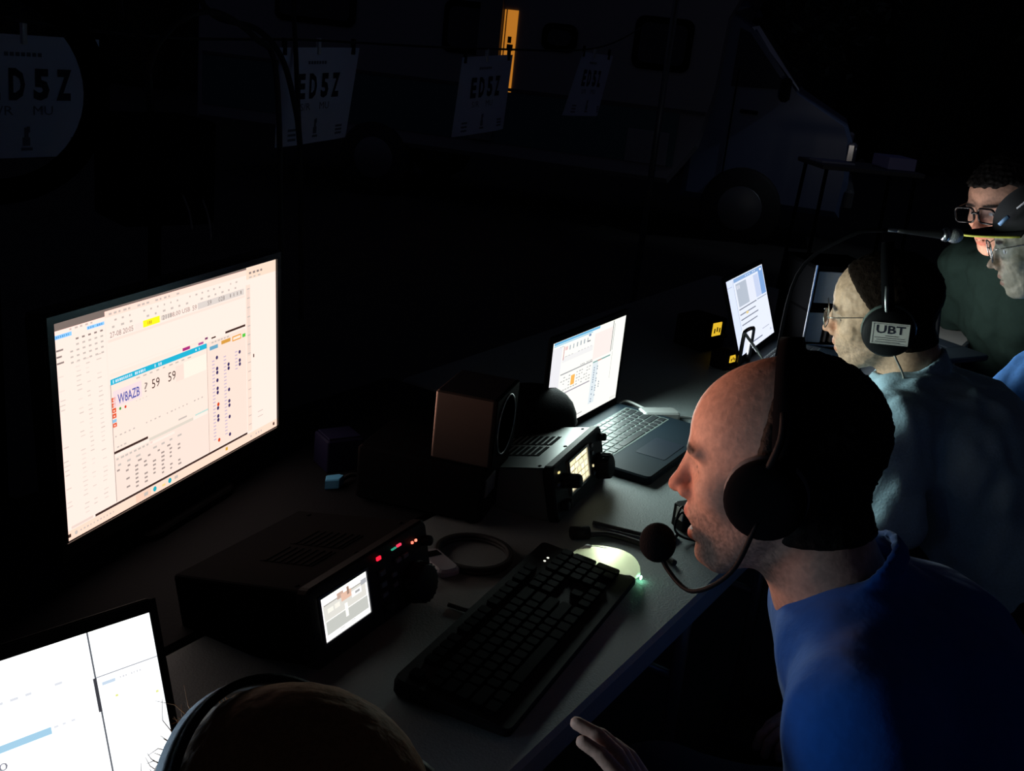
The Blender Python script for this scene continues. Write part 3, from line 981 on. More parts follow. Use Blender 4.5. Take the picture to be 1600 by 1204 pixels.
def surface_nets(fn, lo, hi, res):
    lo = np.asarray(lo, float); hi = np.asarray(hi, float)
    B = 8
    nb = np.ceil((hi - lo) / (res * B)).astype(int) + 1
    n = nb * B
    cb = np.stack(np.meshgrid(*[np.arange(k) for k in nb], indexing='ij'), -1).reshape(-1, 3)
    cen = (lo + (cb + .5) * B * res).astype(f32)
    d = fn(cen)
    act = np.abs(d) < res * B * 1.45
    G = np.repeat(np.repeat(np.repeat(d.reshape(nb).astype(f32), B, 0), B, 1), B, 2)
    ab = cb[act]
    off = np.stack(np.meshgrid(*[np.arange(B)] * 3, indexing='ij'), -1).reshape(-1, 3)
    for s in range(0, len(ab), 600):
        idx = (ab[s:s + 600, None, :] * B + off[None]).reshape(-1, 3)
        v = fn((lo + idx * res).astype(f32))
        G[idx[:, 0], idx[:, 1], idx[:, 2]] = v
    inside = G < 0
    cnt = np.zeros(tuple(n - 1), np.int8)
    corners = [(i, j, k) for i in (0, 1) for j in (0, 1) for k in (0, 1)]
    for i, j, k in corners:
        cnt += inside[i:n[0] - 1 + i, j:n[1] - 1 + j, k:n[2] - 1 + k]
    cells = np.argwhere((cnt > 0) & (cnt < 8))
    vid = np.full(tuple(n - 1), -1, np.int32)
    vid[cells[:, 0], cells[:, 1], cells[:, 2]] = np.arange(len(cells))
    cv = np.stack([G[cells[:, 0] + i, cells[:, 1] + j, cells[:, 2] + k] for i, j, k in corners], 1)
    acc = np.zeros((len(cells), 3)); m = np.zeros(len(cells))
    ca = np.array(corners, float)
    for p in range(8):
        for q in range(p + 1, 8):
            if abs(ca[p] - ca[q]).sum() == 1:
                ch = (cv[:, p] < 0) != (cv[:, q] < 0)
                t = np.where(ch, cv[:, p] / np.where(ch, cv[:, p] - cv[:, q], 1), 0)
                acc += np.where(ch[:, None], ca[p] + t[:, None] * (ca[q] - ca[p]), 0); m += ch
    V = lo + (cells + acc / m[:, None]) * res
    F = []
    for ax in range(3):
        o1, o2 = [(1, 2), (2, 0), (0, 1)][ax]
        sl0 = [slice(1, n[i] - 1) for i in range(3)]; sl1 = list(sl0)
        sl0[ax] = slice(0, n[ax] - 1); sl1[ax] = slice(1, n[ax])
        a, b = inside[tuple(sl0)], inside[tuple(sl1)]
        base = np.array([1, 1, 1]); base[ax] = 0
        for fl, mask in ((False, a & ~b), (True, ~a & b)):
            e = np.argwhere(mask) + base
            if not len(e):
                continue
            d1 = np.zeros(3, int); d1[o1] = 1
            d2 = np.zeros(3, int); d2[o2] = 1
            def g_(c):
                c = np.minimum(c, n - 2)
                return vid[c[:, 0], c[:, 1], c[:, 2]]
            q = np.stack([g_(e - d1 - d2), g_(e - d2), g_(e), g_(e - d1)], 1)
            if fl:
                q = q[:, ::-1]
            F.append(q[(q >= 0).all(1)])
    return V, np.concatenate(F)

def sdf_mesh(name, fn, lo, hi, res, m, parent, colors=None):
    V, F = surface_nets(fn, lo, hi, res)
    me = bpy.data.meshes.new(name)
    nv, nf = len(V), len(F)
    me.vertices.add(nv); me.vertices.foreach_set('co', V.astype(f32).ravel())
    me.loops.add(nf * 4); me.loops.foreach_set('vertex_index', F.astype(np.int32).ravel())
    me.polygons.add(nf); me.polygons.foreach_set('loop_start', np.arange(0, nf * 4, 4, dtype=np.int32))
    me.polygons.foreach_set('use_smooth', np.ones(nf, bool))
    me.update(calc_edges=True)
    me.materials.append(m)
    if colors is not None:
        ca = me.color_attributes.new('tone', 'FLOAT_COLOR', 'POINT')
        c4 = np.ones((nv, 4), f32); c4[:, :3] = colors(V.astype(f32))
        ca.data.foreach_set('color', c4.ravel())
    o = link(name, me, None)
    if parent is not None:
        o.parent = parent
        o.matrix_parent_inverse = parent.matrix_world.inverted()
    return o

def head_matrix(y, p, r):
    cy, sy, cp, sp, cr, sr = math.cos(y), math.sin(y), math.cos(p), math.sin(p), math.cos(r), math.sin(r)
    Z = np.array([[cy, -sy, 0], [sy, cy, 0], [0, 0, 1]]); Y = np.array([[cp, 0, sp], [0, 1, 0], [-sp, 0, cp]]); X = np.array([[1, 0, 0], [0, cr, -sr], [0, sr, cr]])
    return (Z @ Y @ X).astype(f32)

def cranium(Q):
    d = ell(Q, (-.014, 0, .030), (.098, .076, .084))
    return smin(d, ell(Q, (.034, 0, .026), (.060, .063, .060)), .03)

def head_sdf(Q, o):
    """Q in head space: +x towards the face, +y to the person's left, +z up, metres"""
    S = Q.copy(); S[:, 1] = np.abs(S[:, 1])            # mirrored half for paired features
    mo = o.get('mouth', 0.0)
    d = cranium(Q)
    d = smin(d, ell(Q, (.042, 0, -.032), (.053, .057, .072)), .025)
    d = smin(d, ell(Q, (.036, 0, -.078 - mo * .5), (.050, .050, .043)), .022)
    d = smin(d, ell(Q, (.076, 0, -.104 - mo), (.019, .021, .016)), .022)
    d = smin(d, rc(S, (.004, .056, -.052), (.062, .026, -.104 - mo), .013, .012), .022)
    d = smin(d, ell(S, (.062, .041, -.030), (.022, .019, .018)), .020)
    d = smin(d, ell(Q, (.074, 0, -.064 - mo * .3), (.029, .033, .030)), .016)
    d = smin(d, ell(S, (.084, .027, .014), (.013, .024, .0085)), .012)
    d = smax(d, -ell(S, (.103, .034, -.006), (.020, .017, .012)), .012)
    d = smin(d, ell(S, (.0725, .0325, -.007), (.0130, .0135, .0115)), .004)
    d = smax(d, -ell(S, (.0875, .0325, -.0085), (.0028, .0130, .0011)), .002)
    n = rc(Q, (.091, 0, .006), (.108, 0, -.028), .0085, .0095)
    n = smin(n, ell(Q, (.112, 0, -.036), (.0125, .0105, .0095)), .008)
    n = smin(n, ell(S, (.101, .0125, -.041), (.010, .0075, .0075)), .006)
    n = smax(n, -ell(S, (.1055, .0065, -.0475), (.0055, .0035, .0045)), .003)
    d = smin(d, n, .009)
    d = smin(d, ell(Q, (.0955, 0, -.0635 - mo * .1), (.0105, .022, .0060)), .006)
    d = smin(d, ell(Q, (.0925, 0, -.0805 - mo), (.0105, .019, .0068)), .006)
    d = smax(d, -ell(Q, (.106, 0, -.0722 - mo * .55), (.020 + mo, .021, .0014 + mo * .48)), .003)
    if o.get('wrinkle'):
        d = d + wob(Q, 210, .4) * o['wrinkle'] + wob(Q * np.array([1, 1, 2.5], f32), 330, 1.9) * o['wrinkle'] * .6
    if o.get('ears', True):
        e = ell(S, (-.010, .078, -.014), (.021, .008, .032))
        e = smax(e, -ell(S, (-.006, .088, -.010), (.011, .007, .018)), .004)
        d = smin(d, e, .006)
    d = smin(d, rc(Q, (-.030, 0, -.050), (-.050, 0, -.150), .056, .058), .030)
    return d

class Person:
    def __init__(self, label, H, ypr, scale=1.0, torso_yaw=None, pelvis=None, skin=(.72, .47, .36), o=None, res=.003, hands=None, group='people at the radio tables', lean=0.0, shw=.19, drop=.0, back=.0):
        self.o = o or {}
        self.H = np.array(H, f32); self.R = head_matrix(*ypr); self.s = scale
        self.skin = np.array(skin, f32); self.res = res
        ty = ypr[0] if torso_yaw is None else torso_yaw
        self.f = np.array([math.cos(ty), math.sin(ty), 0], f32); self.l = np.array([-math.sin(ty), math.cos(ty), 0], f32)
        z = np.array([0, 0, 1], f32)
        self.N = self.W((-.050, 0, -.165)) + z * (-drop) - self.f * back
        self.P = np.array(pelvis, f32)
        self.C = self.N * .68 + self.P * .32 - self.f * .02
        self.SL = self.N + self.l * shw - z * .055 + self.f * .01
        self.SR = self.N - self.l * shw - z * .055 + self.f * .01
        self.hands = hands or {}
        self.root = thing('person', label, 'person', (float(self.P[0]), float(self.P[1]), 0), 0, group)
        self.arms = {}
    def W(self, p):
        return self.H + self.R @ (np.array(p, f32) * self.s)
    def Q(self, P):
        return ((P - self.H) @ self.R) / self.s
    def arm(self, side, elbow, wrist, hand_dir, palm_n, curl=.5):
        self.arms[side] = (np.array(elbow, f32), np.array(wrist, f32), np.array(hand_dir, f32) / np.linalg.norm(hand_dir), np.array(palm_n, f32) / np.linalg.norm(palm_n), curl)
    def hand_sdf(self, P, side):
        E, Wp, d, nrm, curl = self.arms[side]
        nrm = nrm - d * float(nrm @ d); nrm /= np.linalg.norm(nrm)
        across = np.cross(d, nrm) * (1 if side == 'L' else -1)   # towards the thumb
        D = rc(P, Wp, Wp + d * .03, .024, .020)
        for k in range(4):
            off = across * (.027 - .018 * k)
            D = smin(D, rc(P, Wp + d * .012 + off * .6, Wp + d * .085 + off - d * (.006 * abs(k - 1)), .0125, .0105), .010)
        fing = None
        for k in range(4):
            off = across * (.0285 - .019 * k)
            p = Wp + d * (.088 - .006 * abs(k - 1)) + off
            L = (.040, .044, .041, .032)[k]
            dd = d.copy(); a = curl * (.7 + .25 * k / 3)
            for sgm, (ln, r_) in enumerate(((L, .0092), (L * .65, .0084), (L * .5, .0074))):
                dd = dd * math.cos(a) + nrm * math.sin(a) if sgm == 0 else dd2 * math.cos(a) + n2 * math.sin(a)
                dd = dd / np.linalg.norm(dd)
                n2 = nrm - dd * float(nrm @ dd); n2 = n2 / max(np.linalg.norm(n2), 1e-6)
                q = p + dd * ln
                s_ = rc(P, p, q, r_, r_ * .93)
                fing = s_ if fing is None else np.minimum(fing, s_)
                p = q; dd2 = dd
        D = smin(D, fing, .005)
        t0 = Wp + d * .022 + across * .024 + nrm * .006
        td = (d * .55 + across * .75 + nrm * .35); td /= np.linalg.norm(td)
        t1 = t0 + td * .040
        td2 = td * .8 + d * .55; td2 /= np.linalg.norm(td2)
        t2 = t1 + td2 * .030
        t3 = t2 + (td2 * .9 + d * .3) / 1.1 * .022
        D = smin(D, rc(P, t0, t1, .0145, .0115), .012)
        D = smin(D, np.minimum(rc(P, t1, t2, .0112, .0098), rc(P, t2, t3, .0098, .0082)), .004)
        return D
    def torso_sdf(self, P, g=0.0):
        l, N, C, Pv = self.l, self.N, self.C, self.P
        z = np.array([0, 0, 1], f32)
        d = rc(P, C + l * .075, C - l * .075, .115 + g, .115 + g)
        d = smin(d, rc(P, N - z * .05 + l * .05, C + l * .06, .075 + g, .11 + g), .05)
        d = smin(d, rc(P, N - z * .05 - l * .05, C - l * .06, .075 + g, .11 + g), .05)
        d = smin(d, rc(P, C + l * .05, Pv + l * .06, .115 + g, .125 + g), .06)
        d = smin(d, rc(P, C - l * .05, Pv - l * .06, .115 + g, .125 + g), .06)
        for S in (self.SL, self.SR):
            d = smin(d, rc(P, N - z * .03, S, .050 + g, .060 + g), .045)
        return d
    def body_fn(self, P):
        d = self.torso_sdf(P, -.012)
        near = np.linalg.norm(P - self.H, axis=1) < .32 * self.s
        d = smin(d, rc(P, self.W((-.045, 0, -.11)), self.N - np.array([0, 0, .03], f32), .056 * self.s, .062 * self.s), .03)
        if near.any():
            d[near] = smin(d[near], head_sdf(self.Q(P[near]), self.o) * self.s, .022)
        for side, (E, Wp, _, _, _) in self.arms.items():
            S = self.SL if side == 'L' else self.SR
            d = smin(d, rc(P, S, E, .050, .040), .02)
            a = rc(P, E, Wp, .041, .026)
            nh = np.linalg.norm(P - Wp, axis=1) < .24
            if nh.any():
                a[nh] = smin(a[nh], self.hand_sdf(P[nh], side), .012)
            d = smin(d, a, .012)
        return d
    def tones(self, V):
        Q = self.Q(V); S = Q.copy(); S[:, 1] = np.abs(S[:, 1])
        c = np.tile(self.skin, (len(V), 1))
        head = np.linalg.norm(Q, axis=1) < .2
        def mixc(w, colr):
            nonlocal c
            w = (np.clip(w, 0, 1) * head)[:, None]
            c = c * (1 - w) + np.array(colr, f32) * w
        mo = self.o.get('mouth', 0)
        red = self.skin * np.array([1.0, .78, .74], f32)
        mixc(1.2 - 55 * np.abs(ell(Q, (.108, 0, -.036), (.018, .016, .014))), red)
        lips = np.minimum(ell(Q, (.0985, 0, -.0640), (.010, .021, .0055)), ell(Q, (.0955, 0, -.0805 - mo), (.010, .018, .0062)))
        mixc(.8 - lips * 500, self.skin * np.array([.86, .52, .50], f32))
        st = self.o.get('stubble', 0)
        if st:
            w = np.clip((-.040 - Q[:, 2]) * 40, 0, 1) * np.clip((Q[:, 0] + .02) * 40, 0, 1) * np.clip((Q[:, 2] + .13 + mo) * 60, 0, 1)
            mott = .6 + .4 * np.sin(Q[:, 0] * 2100 + 3 * np.sin(Q[:, 2] * 1700)) * np.sin(Q[:, 2] * 1900 + 2 * np.sin(Q[:, 1] * 1500))
            w = w * mott * (lips > .003)
            mixc(w * st, (.12, .09, .075))
        br = ell(S, (.092, .030, .0165), (.013, .021, .0042))
        mixc(1 - br * 400, self.o.get('brow', (.05, .035, .03)))
        lash = ell(S, (.0868, .0325, -.0090), (.006, .0125, .0012))
        if not self.o.get('eyes', True):
            mixc(.8 - lash * 900, (.05, .03, .025))
        if self.o.get('eyes', True):
            ey = ell(S, (.0865, .0325, -.0070), (.006, .0120, .0050))
            mixc(.5 - ey * 900, (.75, .73, .70))
            mixc(.5 - (np.sqrt((S[:, 1] - .0335) ** 2 + (Q[:, 2] + .0070) ** 2) - .0050) * 900 - (ey > 0) * 5, (.06, .04, .03))
        mixc((np.abs(Q[:, 2] + .0722 + mo * .55) < .0014 + mo * .5) * (Q[:, 0] < .100) * (Q[:, 0] > .07) * (np.abs(Q[:, 1]) < .02) * 1.0, (.10, .02, .02))
        return c
    def build_body(self):
        pts = [self.W((.14, 0, 0)), self.W((-.13, 0, 0)), self.W((0, .11, 0)), self.W((0, -.11, 0)), self.W((0, 0, .13)), self.SL, self.SR, self.P, self.C + self.f * .16, self.C - self.f * .16]
        for E, Wp, d, n_, cu in self.arms.values():
            pts += [E, Wp, Wp + d * .2, Wp + n_ * .1]
        pts = np.array(pts)
        lo, hi = pts.min(0) - .09, pts.max(0) + .09
        self.lo, self.hi = lo, hi
        m = skin_mat('skin_%d' % len(bpy.data.materials))
        ob = sdf_mesh('body', self.body_fn, lo, hi, self.res, m, self.root, self.tones)
        return ob
    def shirt(self, m, sleeve=.62, g=.010, collar=0.0, res=.005, wr=.006, name='shirt', long=False, neck=.072):
        z = np.array([0, 0, 1], f32)
        ax = self.W((-.03, 0, -.05)) - self.N; ax = ax / np.linalg.norm(ax)
        cN = self.N + ax * .012 + self.f * .006
        def fn(P):
            d = self.torso_sdf(P, g)
            for side, (E, Wp, _, _, _) in self.arms.items():
                S = self.SL if side == 'L' else self.SR
                if long:
                    d = smin(d, rc(P, S, E, .060 + g, .050 + g), .03)
                    d = smin(d, rc(P, E, Wp + (E - Wp) * .08, .050 + g, .034 + g), .02)
                else:
                    e = S + (E - S) * sleeve
                    a = rc(P, S, S + (E - S) * (sleeve + .3), .060 + g, .056 + g)
                    t = (P - e) @ ((E - S) / np.linalg.norm(E - S))
                    d = smin(d, smax(a, t, .006), .03)
            w = wob(P, 38, 1.0) * wr + wob(P * np.array([1, 1, .45], f32), 75, 2.0) * wr * .55
            d = d + w
            # opening at the neck
            q = P - cN
            t = q @ ax
            rr = np.sqrt(np.maximum((q * q).sum(1) - t * t, 0))
            d = smax(d, -smax(rr - (neck - .012), -t - .012, .01), .008)
            if collar > 0:
                tilt = t - (q @ self.f) * -.25
                ring = np.maximum(np.abs(rr - (neck + .004 - tilt * .12)) - .0055, np.abs(tilt - .006) - collar)
                gap = np.abs(q @ self.l) - .010
                ring = np.where((q @ self.f) > 0, np.maximum(ring, -gap), ring)
                d = smin(d, ring, .006)
            # hem
            return smax(d, (self.P[2] - .04) - P[:, 2], .01)
        return sdf_mesh(name, fn, self.lo - .02, self.hi + .02, res, m, self.root)
    def trousers(self, m, knees, ankles, res=.008):
        z = np.array([0, 0, 1], f32)
        def fn(P):
            d = rc(P, self.P + self.l * .07 - z * .02, self.P - self.l * .07 - z * .02, .135, .135)
            for sg, k, a in ((1, knees[0], ankles[0]), (-1, knees[1], ankles[1])):
                h = self.P + self.l * (.09 * sg) - z * .02
                d = smin(d, rc(P, h, np.array(k, f32), .092, .068), .03)
                d = smin(d, rc(P, np.array(k, f32), np.array(a, f32), .066, .055), .03)
            return d + wob(P, 40, 3.0) * .004
        pts = np.array([self.P + .2, self.P - .2, *knees, *ankles])
        sdf_mesh('trousers', fn, pts.min(0) - .1, pts.max(0) + .1, res, m, self.root)
        for a in ankles:
            a = np.array(a, f32)
            def sh(P, a=a):
                d = rc(P, np.array([a[0], a[1], .045], f32) - self.f * .03, np.array([a[0], a[1], .040], f32) + self.f * .15, .040, .036)
                d = smin(d, rc(P, np.array([a[0], a[1], .05], f32), a - z * .02, .042, .045), .02)
                return smax(d, .004 - P[:, 2], .006)
            sdf_mesh('shoe', sh, a - np.array([.22, .22, a[2]], f32), a + np.array([.22, .22, .1], f32), .008, mat('shoe_leather', (.02, .018, .016), .5), self.root)
    def seated(self, m, fwd=.42, spread=.1):
        z = np.array([0, 0, 1], f32)
        kn = [self.P + self.f * fwd + self.l * (spread * s) + z * (.0) for s in (1, -1)]
        an = [np.array([*(k - self.f * .02)[:2], .10], f32) for k in kn]
        self.trousers(m, kn, an)
    def hair(self, m, region, thick=.010, rough=.003, res=.003, name='hair'):
        def fn(P):
            Q = self.Q(P)
            d = cranium(Q)
            d = smin(d, rc(Q, (-.030, 0, -.050), (-.045, 0, -.10), .056, .057), .03)
            n = wob(Q, 260, 1.1) * rough + wob(Q, 700, .3) * rough * .7
            d = d - thick + n
            return smax(d, region(Q), .010) * self.s
        h = .16 * self.s
        return sdf_mesh(name, fn, self.H - h, self.H + h, res, m, self.root)
    def part(self, name, mb, m):
        """mesh given in head space"""
        M = Matrix.Identity(4)
        for i in range(3):
            for j in range(3):
                M[i][j] = float(self.R[i, j]) * self.s
            M[i][3] = float(self.H[i])
        o = mb.build(name, m, None)
        o.parent = self.root
        o.matrix_parent_inverse = self.root.matrix_world.inverted()
        o.matrix_basis = M
        return o
    def frame(self):
        M = Matrix.Identity(4)
        for i in range(3):
            for j in range(3):
                M[i][j] = float(self.R[i, j]) * self.s
            M[i][3] = float(self.H[i])
        return M

def spectacles(p, m, lens=True, thick=.0017, w=.026, h=.019, square=True):
    """glasses in head space, a child of the wearer"""
    mb = MB()
    for s in (-1, 1):
        M = T(.112, s * .034, -.004) @ Rz(-s * .10) @ Ry(PI / 2)
        pts = rounded_rect(h * 2, w * 2, .011 if square else .018, 4)
        ring = [M @ Vector((q[0], q[1], 0)) for q in pts]
        mb.tube(ring + [ring[0]], thick, 6)
        mb.tube(smooth_path([(.108, s * .060, .006), (.09, s * .074, .008), (.02, s * .080, .006), (-.012, s * .080, -.004)], 4), thick * .9, 6)
    mb.tube(smooth_path([(.113, .009, .002), (.117, 0, .005), (.113, -.009, .002)], 4), thick, 6)
    fr = p.part('spectacles', mb, m)
    if lens:
        gl = MB()
        for s in (-1, 1):
            M = T(.112, s * .034, -.004) @ Rz(-s * .10) @ Ry(PI / 2)
            gl.prism(rounded_rect(h * 2, w * 2, .011, 4), -.0008, .0008, M)
        g_ = gl.build('lenses', glass('spectacle_glass', mixf=.12), fr)
    return fr

def headset(p, label, cup_r=.040, mic=None, name_panel=False, band_m=BLACK, cup_m=BLACK, band_w=.012, band_out=.0, group='headsets worn by the operators', cup_dx=-.008, cushion=None, yoke_m=None):
    """headphones over the wearer's head, built in head space"""
    M = p.frame()
    th = thing('headset', label, 'headset', M=M, group=group)
    mb = MB()
    n = 36
    vs, fs = [], []
    for i in range(n + 1):
        a = -.18 + (PI + .36) * i / n
        for r_, x in ((0, -band_w), (0, band_w), (.006, band_w), (.006, -band_w)):
            vs.append((-.012 + x, (.093 + band_out + r_) * math.cos(a), .022 + (.106 + r_ + band_out) * math.sin(a)))
    for i in range(n):
        for k in range(4):
            k2 = (k + 1) % 4
            fs.append((i * 4 + k, i * 4 + k2, (i + 1) * 4 + k2, (i + 1) * 4 + k))
    mb.add(vs, fs, None, 0, True)
    mb.build('headband', band_m, th)
    for s in (1, -1):
        Mc = T(cup_dx, s * .083, -.016) @ Rx(-s * PI / 2)
        c = MB(); c.torus(cup_r * .78, cup_r * .27, Mc @ T(0, 0, .006), 28, 10); c.build('ear_cushion', cushion or FOAM, th)
        c = MB(); c.lathe([(cup_r * .95, .010), (cup_r, .016), (cup_r, .026), (cup_r * .88, .034), (cup_r * .5, .037), (.0001, .037)], Mc, 32)
        cup = c.build('ear_cup', cup_m, th)
        c = MB(); c.tube(smooth_path([(cup_dx, s * .112, cup_r * .5 - .01), (-.010, s * .112, .05), (-.012, s * (.099 + band_out), .075)], 4), .004, 8); c.build('yoke', yoke_m or mat('yoke_metal', (.25, .26, .27), .35, .8), th)
    if mic is not None:
        pts = [Vector(q) for q in mic]
        c = MB(); c.tube(smooth_path(pts, 8), .0028, 8); c.build('mic_boom', BLACK, th)
        c = MB(); c.ball(pts[-1], (.021, .020, .023), 20, 14); c.build('mic_foam', FOAM, th)
    return th

def chair(label, seat_c, yaw):
    """black folding chair; +x is the way the sitter faces"""
    t = thing('folding_chair', label, 'chair', (seat_c[0], seat_c[1], 0), yaw, 'folding chairs behind the tables')
    m = MB(); m.box((0, 0, .425), (.40, .40, .03), None, 0, bev=.012); m.build('seat', BLACKM, t)
    m = MB(); m.box((-.235, 0, .72), (.02, .40, .22), Ry(0), 0, bev=.009); m.build('backrest', BLACKM, t)
    for s in (-1, 1):
        m = MB(); m.tube([(-.23, s * .19, .83), (-.21, s * .195, .45), (.20, s * .20, 0)], .011, 8); m.build('leg', BLACK, t)
        m = MB(); m.tube([(.17, s * .175, .41), (-.24, s * .18, 0)], .011, 8); m.build('leg', BLACK, t)
    m = MB(); m.cyl((.13, -.2, .07), (.13, .2, .07), .008, 8); m.build('stretcher', BLACK, t)
    return t

JEANS = mat('dark_trousers', (.012, .014, .022), .9)
def yd(d): return math.radians(d)

# ---- operator in the blue T-shirt (man with the boom microphone)
Z3 = np.array([0, 0, 1], f32)
p1 = Person('balding man in royal blue T-shirt speaking into a headset microphone', (.321, 1.198, 1.059), (2.862, .175, .05), 1.06, yd(172), (.640, 1.09, .53),
            skin=(.84, .50, .37), o=dict(mouth=.012, stubble=.75, ears=False, eyes=False), res=.003, drop=-.015, back=.035)
p1.arm('L', (.395, .890, .640), (.198, .905, .712), (-.30, .15, .93), (-.85, .20, -.25), .40)
p1.arm('R', (.66, 1.40, .66), (.56, 1.36, .60), (-.9, .3, -.2), (0, 0, -1), .5)
p1.build_body()
p1.shirt(mat('royal_blue_cotton', (.010, .105, .46), .85, noise=.15, nscale=90, bump=.3, sheen=.2, spec=.08), sleeve=.72, g=.012, collar=.014, res=.005, wr=.0028)
p1.seated(JEANS, .40)
HAIRK = mat('black_hair', (.008, .006, .005), .7, noise=.4, nscale=300, bump=.6, spec=.15)
def hr1(Q):
    e = wob(Q, 420, .7) * .0015
    return np.maximum(Q[:, 0] - (.018 - .25 * np.maximum(0, Q[:, 2] - .02) + .10 * np.minimum(0, Q[:, 2])) + e, -.085 - Q[:, 2])
p1.hair(HAIRK, hr1, .007, .0018)
hs1 = headset(p1, 'black headset with foam boom microphone worn by the man in royal blue', .042, mic=[(.012, .118, -.035), (.040, .108, -.095), (.085, .080, -.132), (.118, .045, -.124), (.132, .030, -.098)],
              band_m=BLACKM, cup_m=BLACKM, cushion=mat('grey_cushion', (.13, .13, .135), .6), cup_dx=.006, yoke_m=BLACK)  # cushions a paler grey than the black cups
chair('black folding chair under the man in royal blue', (p1.P[0] - .0, p1.P[1]), yd(150))

# ---- operator in the denim shirt with labelled headphones
p2 = Person('man in pale denim shirt and spectacles wearing large labelled headphones', (.735, 2.176, 1.045), (2.811, .238, -.124), 1.0, yd(157), (1.08, 2.02, .53),
            skin=(.70, .45, .30), o=dict(ears=False, stubble=.6, eyes=False, wrinkle=.0011), res=.003, shw=.195)
p2.arm('L', (.735, 1.905, .70), (.57, 2.06, .79), (-.8, .5, 0), (0, 0, -1), .35)
p2.arm('R', (.86, 2.40, .70), (.68, 2.46, .79), (-.9, .3, 0), (0, 0, -1), .35)
p2.build_body()
p2.shirt(mat('pale_denim', (.36, .52, .62), .9, noise=.25, nscale=220, bump=.4, spec=.08), g=.013, collar=.024, res=.005, wr=.008, long=True, neck=.074)
p2.seated(JEANS, .38)
def hr2(Q):
    e = wob(Q, 420, .7) * .002
    return np.maximum(Q[:, 0] - (.012 + .62 * Q[:, 2]) + e, -.080 - Q[:, 2])
p2.hair(mat('dark_brown_hair', (.012, .007, .005), .8, noise=.4, nscale=300, bump=.6, spec=.05), hr2, .005, .0010)
spectacles(p2, mat('thin_wire', (.35, .33, .30), .3, .9), thick=.0012, w=.023, h=.016)
hs2 = headset(p2, 'large black headphones bearing a white UBT sticker on the cup', .050, band_m=BLACKM, cup_dx=-.010, cushion=mat('shiny_cushion', (.10, .13, .12), .22))
m = MB(); m.box((0, 0, 0), (.070, .0016, .044), None, 0, bev=0)
Mlab = T(-.014, .1215, -.014) @ Rz(PI) @ Ry(math.radians(9))
lab = m.build('sticker', mat('sticker_paper', (.78, .76, .70), .6), hs2, Mlab)
m = MB()
text_in(m, 'UBT', -.026, .028, .000, .017, -.0011, 0, .02)
for k, (a, b) in enumerate(((-.008, .016), (-.028, .028), (-.024, .030), (-.026, .020))):
    z = -.0045 - .0042 * k
    m.box((a / 2 + b / 2, -.0011, z), (b - a, .0001, .0010), None, 0)
m.box((0, -.0011, .0195), (.066, .0001, .0006), None, 0); m.box((0, -.0011, -.0195), (.066, .0001, .0006), None, 0); m.box((-.031, -.0011, 0), (.0008, .0001, .040), None, 0)
m.build('lettering', INK, lab)
m = MB(); m.tube(smooth_path([(-.02, .112, -.062), (-.035, .100, -.115), (-.030, .075, -.175), (-.015, .060, -.235), (.02, .05, -.30)], 6), .0022, 8); m.build('cable', mat('pale_cable', (.30, .29, .26), .5), hs2)
chair('black folding chair under the man in pale denim', (p2.P[0], p2.P[1]), yd(157))

# ---- man in the cap
p3 = Person('man in black peaked cap and light blue shirt wearing thin spectacles', (1.25, 2.675, 1.155), (2.842, .38, .0), 1.1, yd(160), (1.62, 2.55, .53),
            skin=(.36, .33, .24), o=dict(eyes=True, wrinkle=.001), res=.004, shw=.20)
p3.arm('L', (1.150, 2.44, .765), (1.17, 2.63, .69), (-.9, .4, 0), (0, 0, -1), .35)
p3.arm('R', (1.52, 2.92, .70), (1.36, 2.80, .64), (-.9, .3, 0), (0, 0, -1), .35)
p3.build_body()
p3.shirt(mat('light_blue_cotton', (.13, .36, .80), .85, noise=.2, nscale=120, bump=.3, spec=.08), sleeve=.95, g=.012, collar=.022, res=.006, wr=.008, neck=.078)
p3.seated(JEANS, .38)
cp = MB()
prof = []
vs, fs = [], []
nr, ns = 12, 40
for i in range(nr + 1):
    t = i / nr
    for k in range(ns):
        a = 2 * PI * k / ns
        r_ = math.cos(t * PI / 2)
        vs.append((-.012 + (.112 * max(r_, .001)) * math.cos(a), (.088 * max(r_, .001)) * math.sin(a), .030 + .098 * math.sin(t * PI / 2) ** .8))
for i in range(nr):
    for k in range(ns):
        k2 = (k + 1) % ns
        fs.append((i * ns + k, i * ns + k2, (i + 1) * ns + k2, (i + 1) * ns + k))
cp.add(vs, fs, None, 0, True)
capob = p3.part('cap', cp, mat('black_cap', (.012, .012, .013), .85))
br = MB()
vs, fs = [], []
nb_ = 20
for zoff in (0, .0035):
    for j in range(5):
        t = j / 4
        for k in range(nb_ + 1):
            a = -1.15 + 2.3 * k / nb_
            rx = .108 + (.078 * t) * math.cos(a * .8)
            vs.append((-.012 + rx * math.cos(a) , (.086 + .012 * t) * math.sin(a), 0.034 + zoff + .016 * t * math.cos(a) - .018 * t * t * (math.sin(a) ** 2)))
W_ = nb_ + 1
for lay in (0, 1):
    o_ = lay * 5 * W_
    for j in range(4):
        for k in range(nb_):
            q = (o_ + j * W_ + k, o_ + j * W_ + k + 1, o_ + (j + 1) * W_ + k + 1, o_ + (j + 1) * W_ + k)
            fs.append(q if lay else q[::-1])
br.add(vs, fs, None, 0, True)
brim = br.build('brim', mat('black_cap', (0, 0, 0)), capob)
tr_ = MB(); tr_.tube([Vector(vs[4 * W_ + k]) + Vector((.001, 0, .0015)) for k in range(W_)], .0026, 6); tr_.build('brim_piping', mat('yellow_piping', (.75, .72, .10), .6), capob)
bd_ = MB(); bd_.tube([(.088, .066, .060), (.068, .0755, .075)], .0045, 6); bd_.build('cap_badge', mat('blue_thread', (.25, .45, .75), .6), capob)
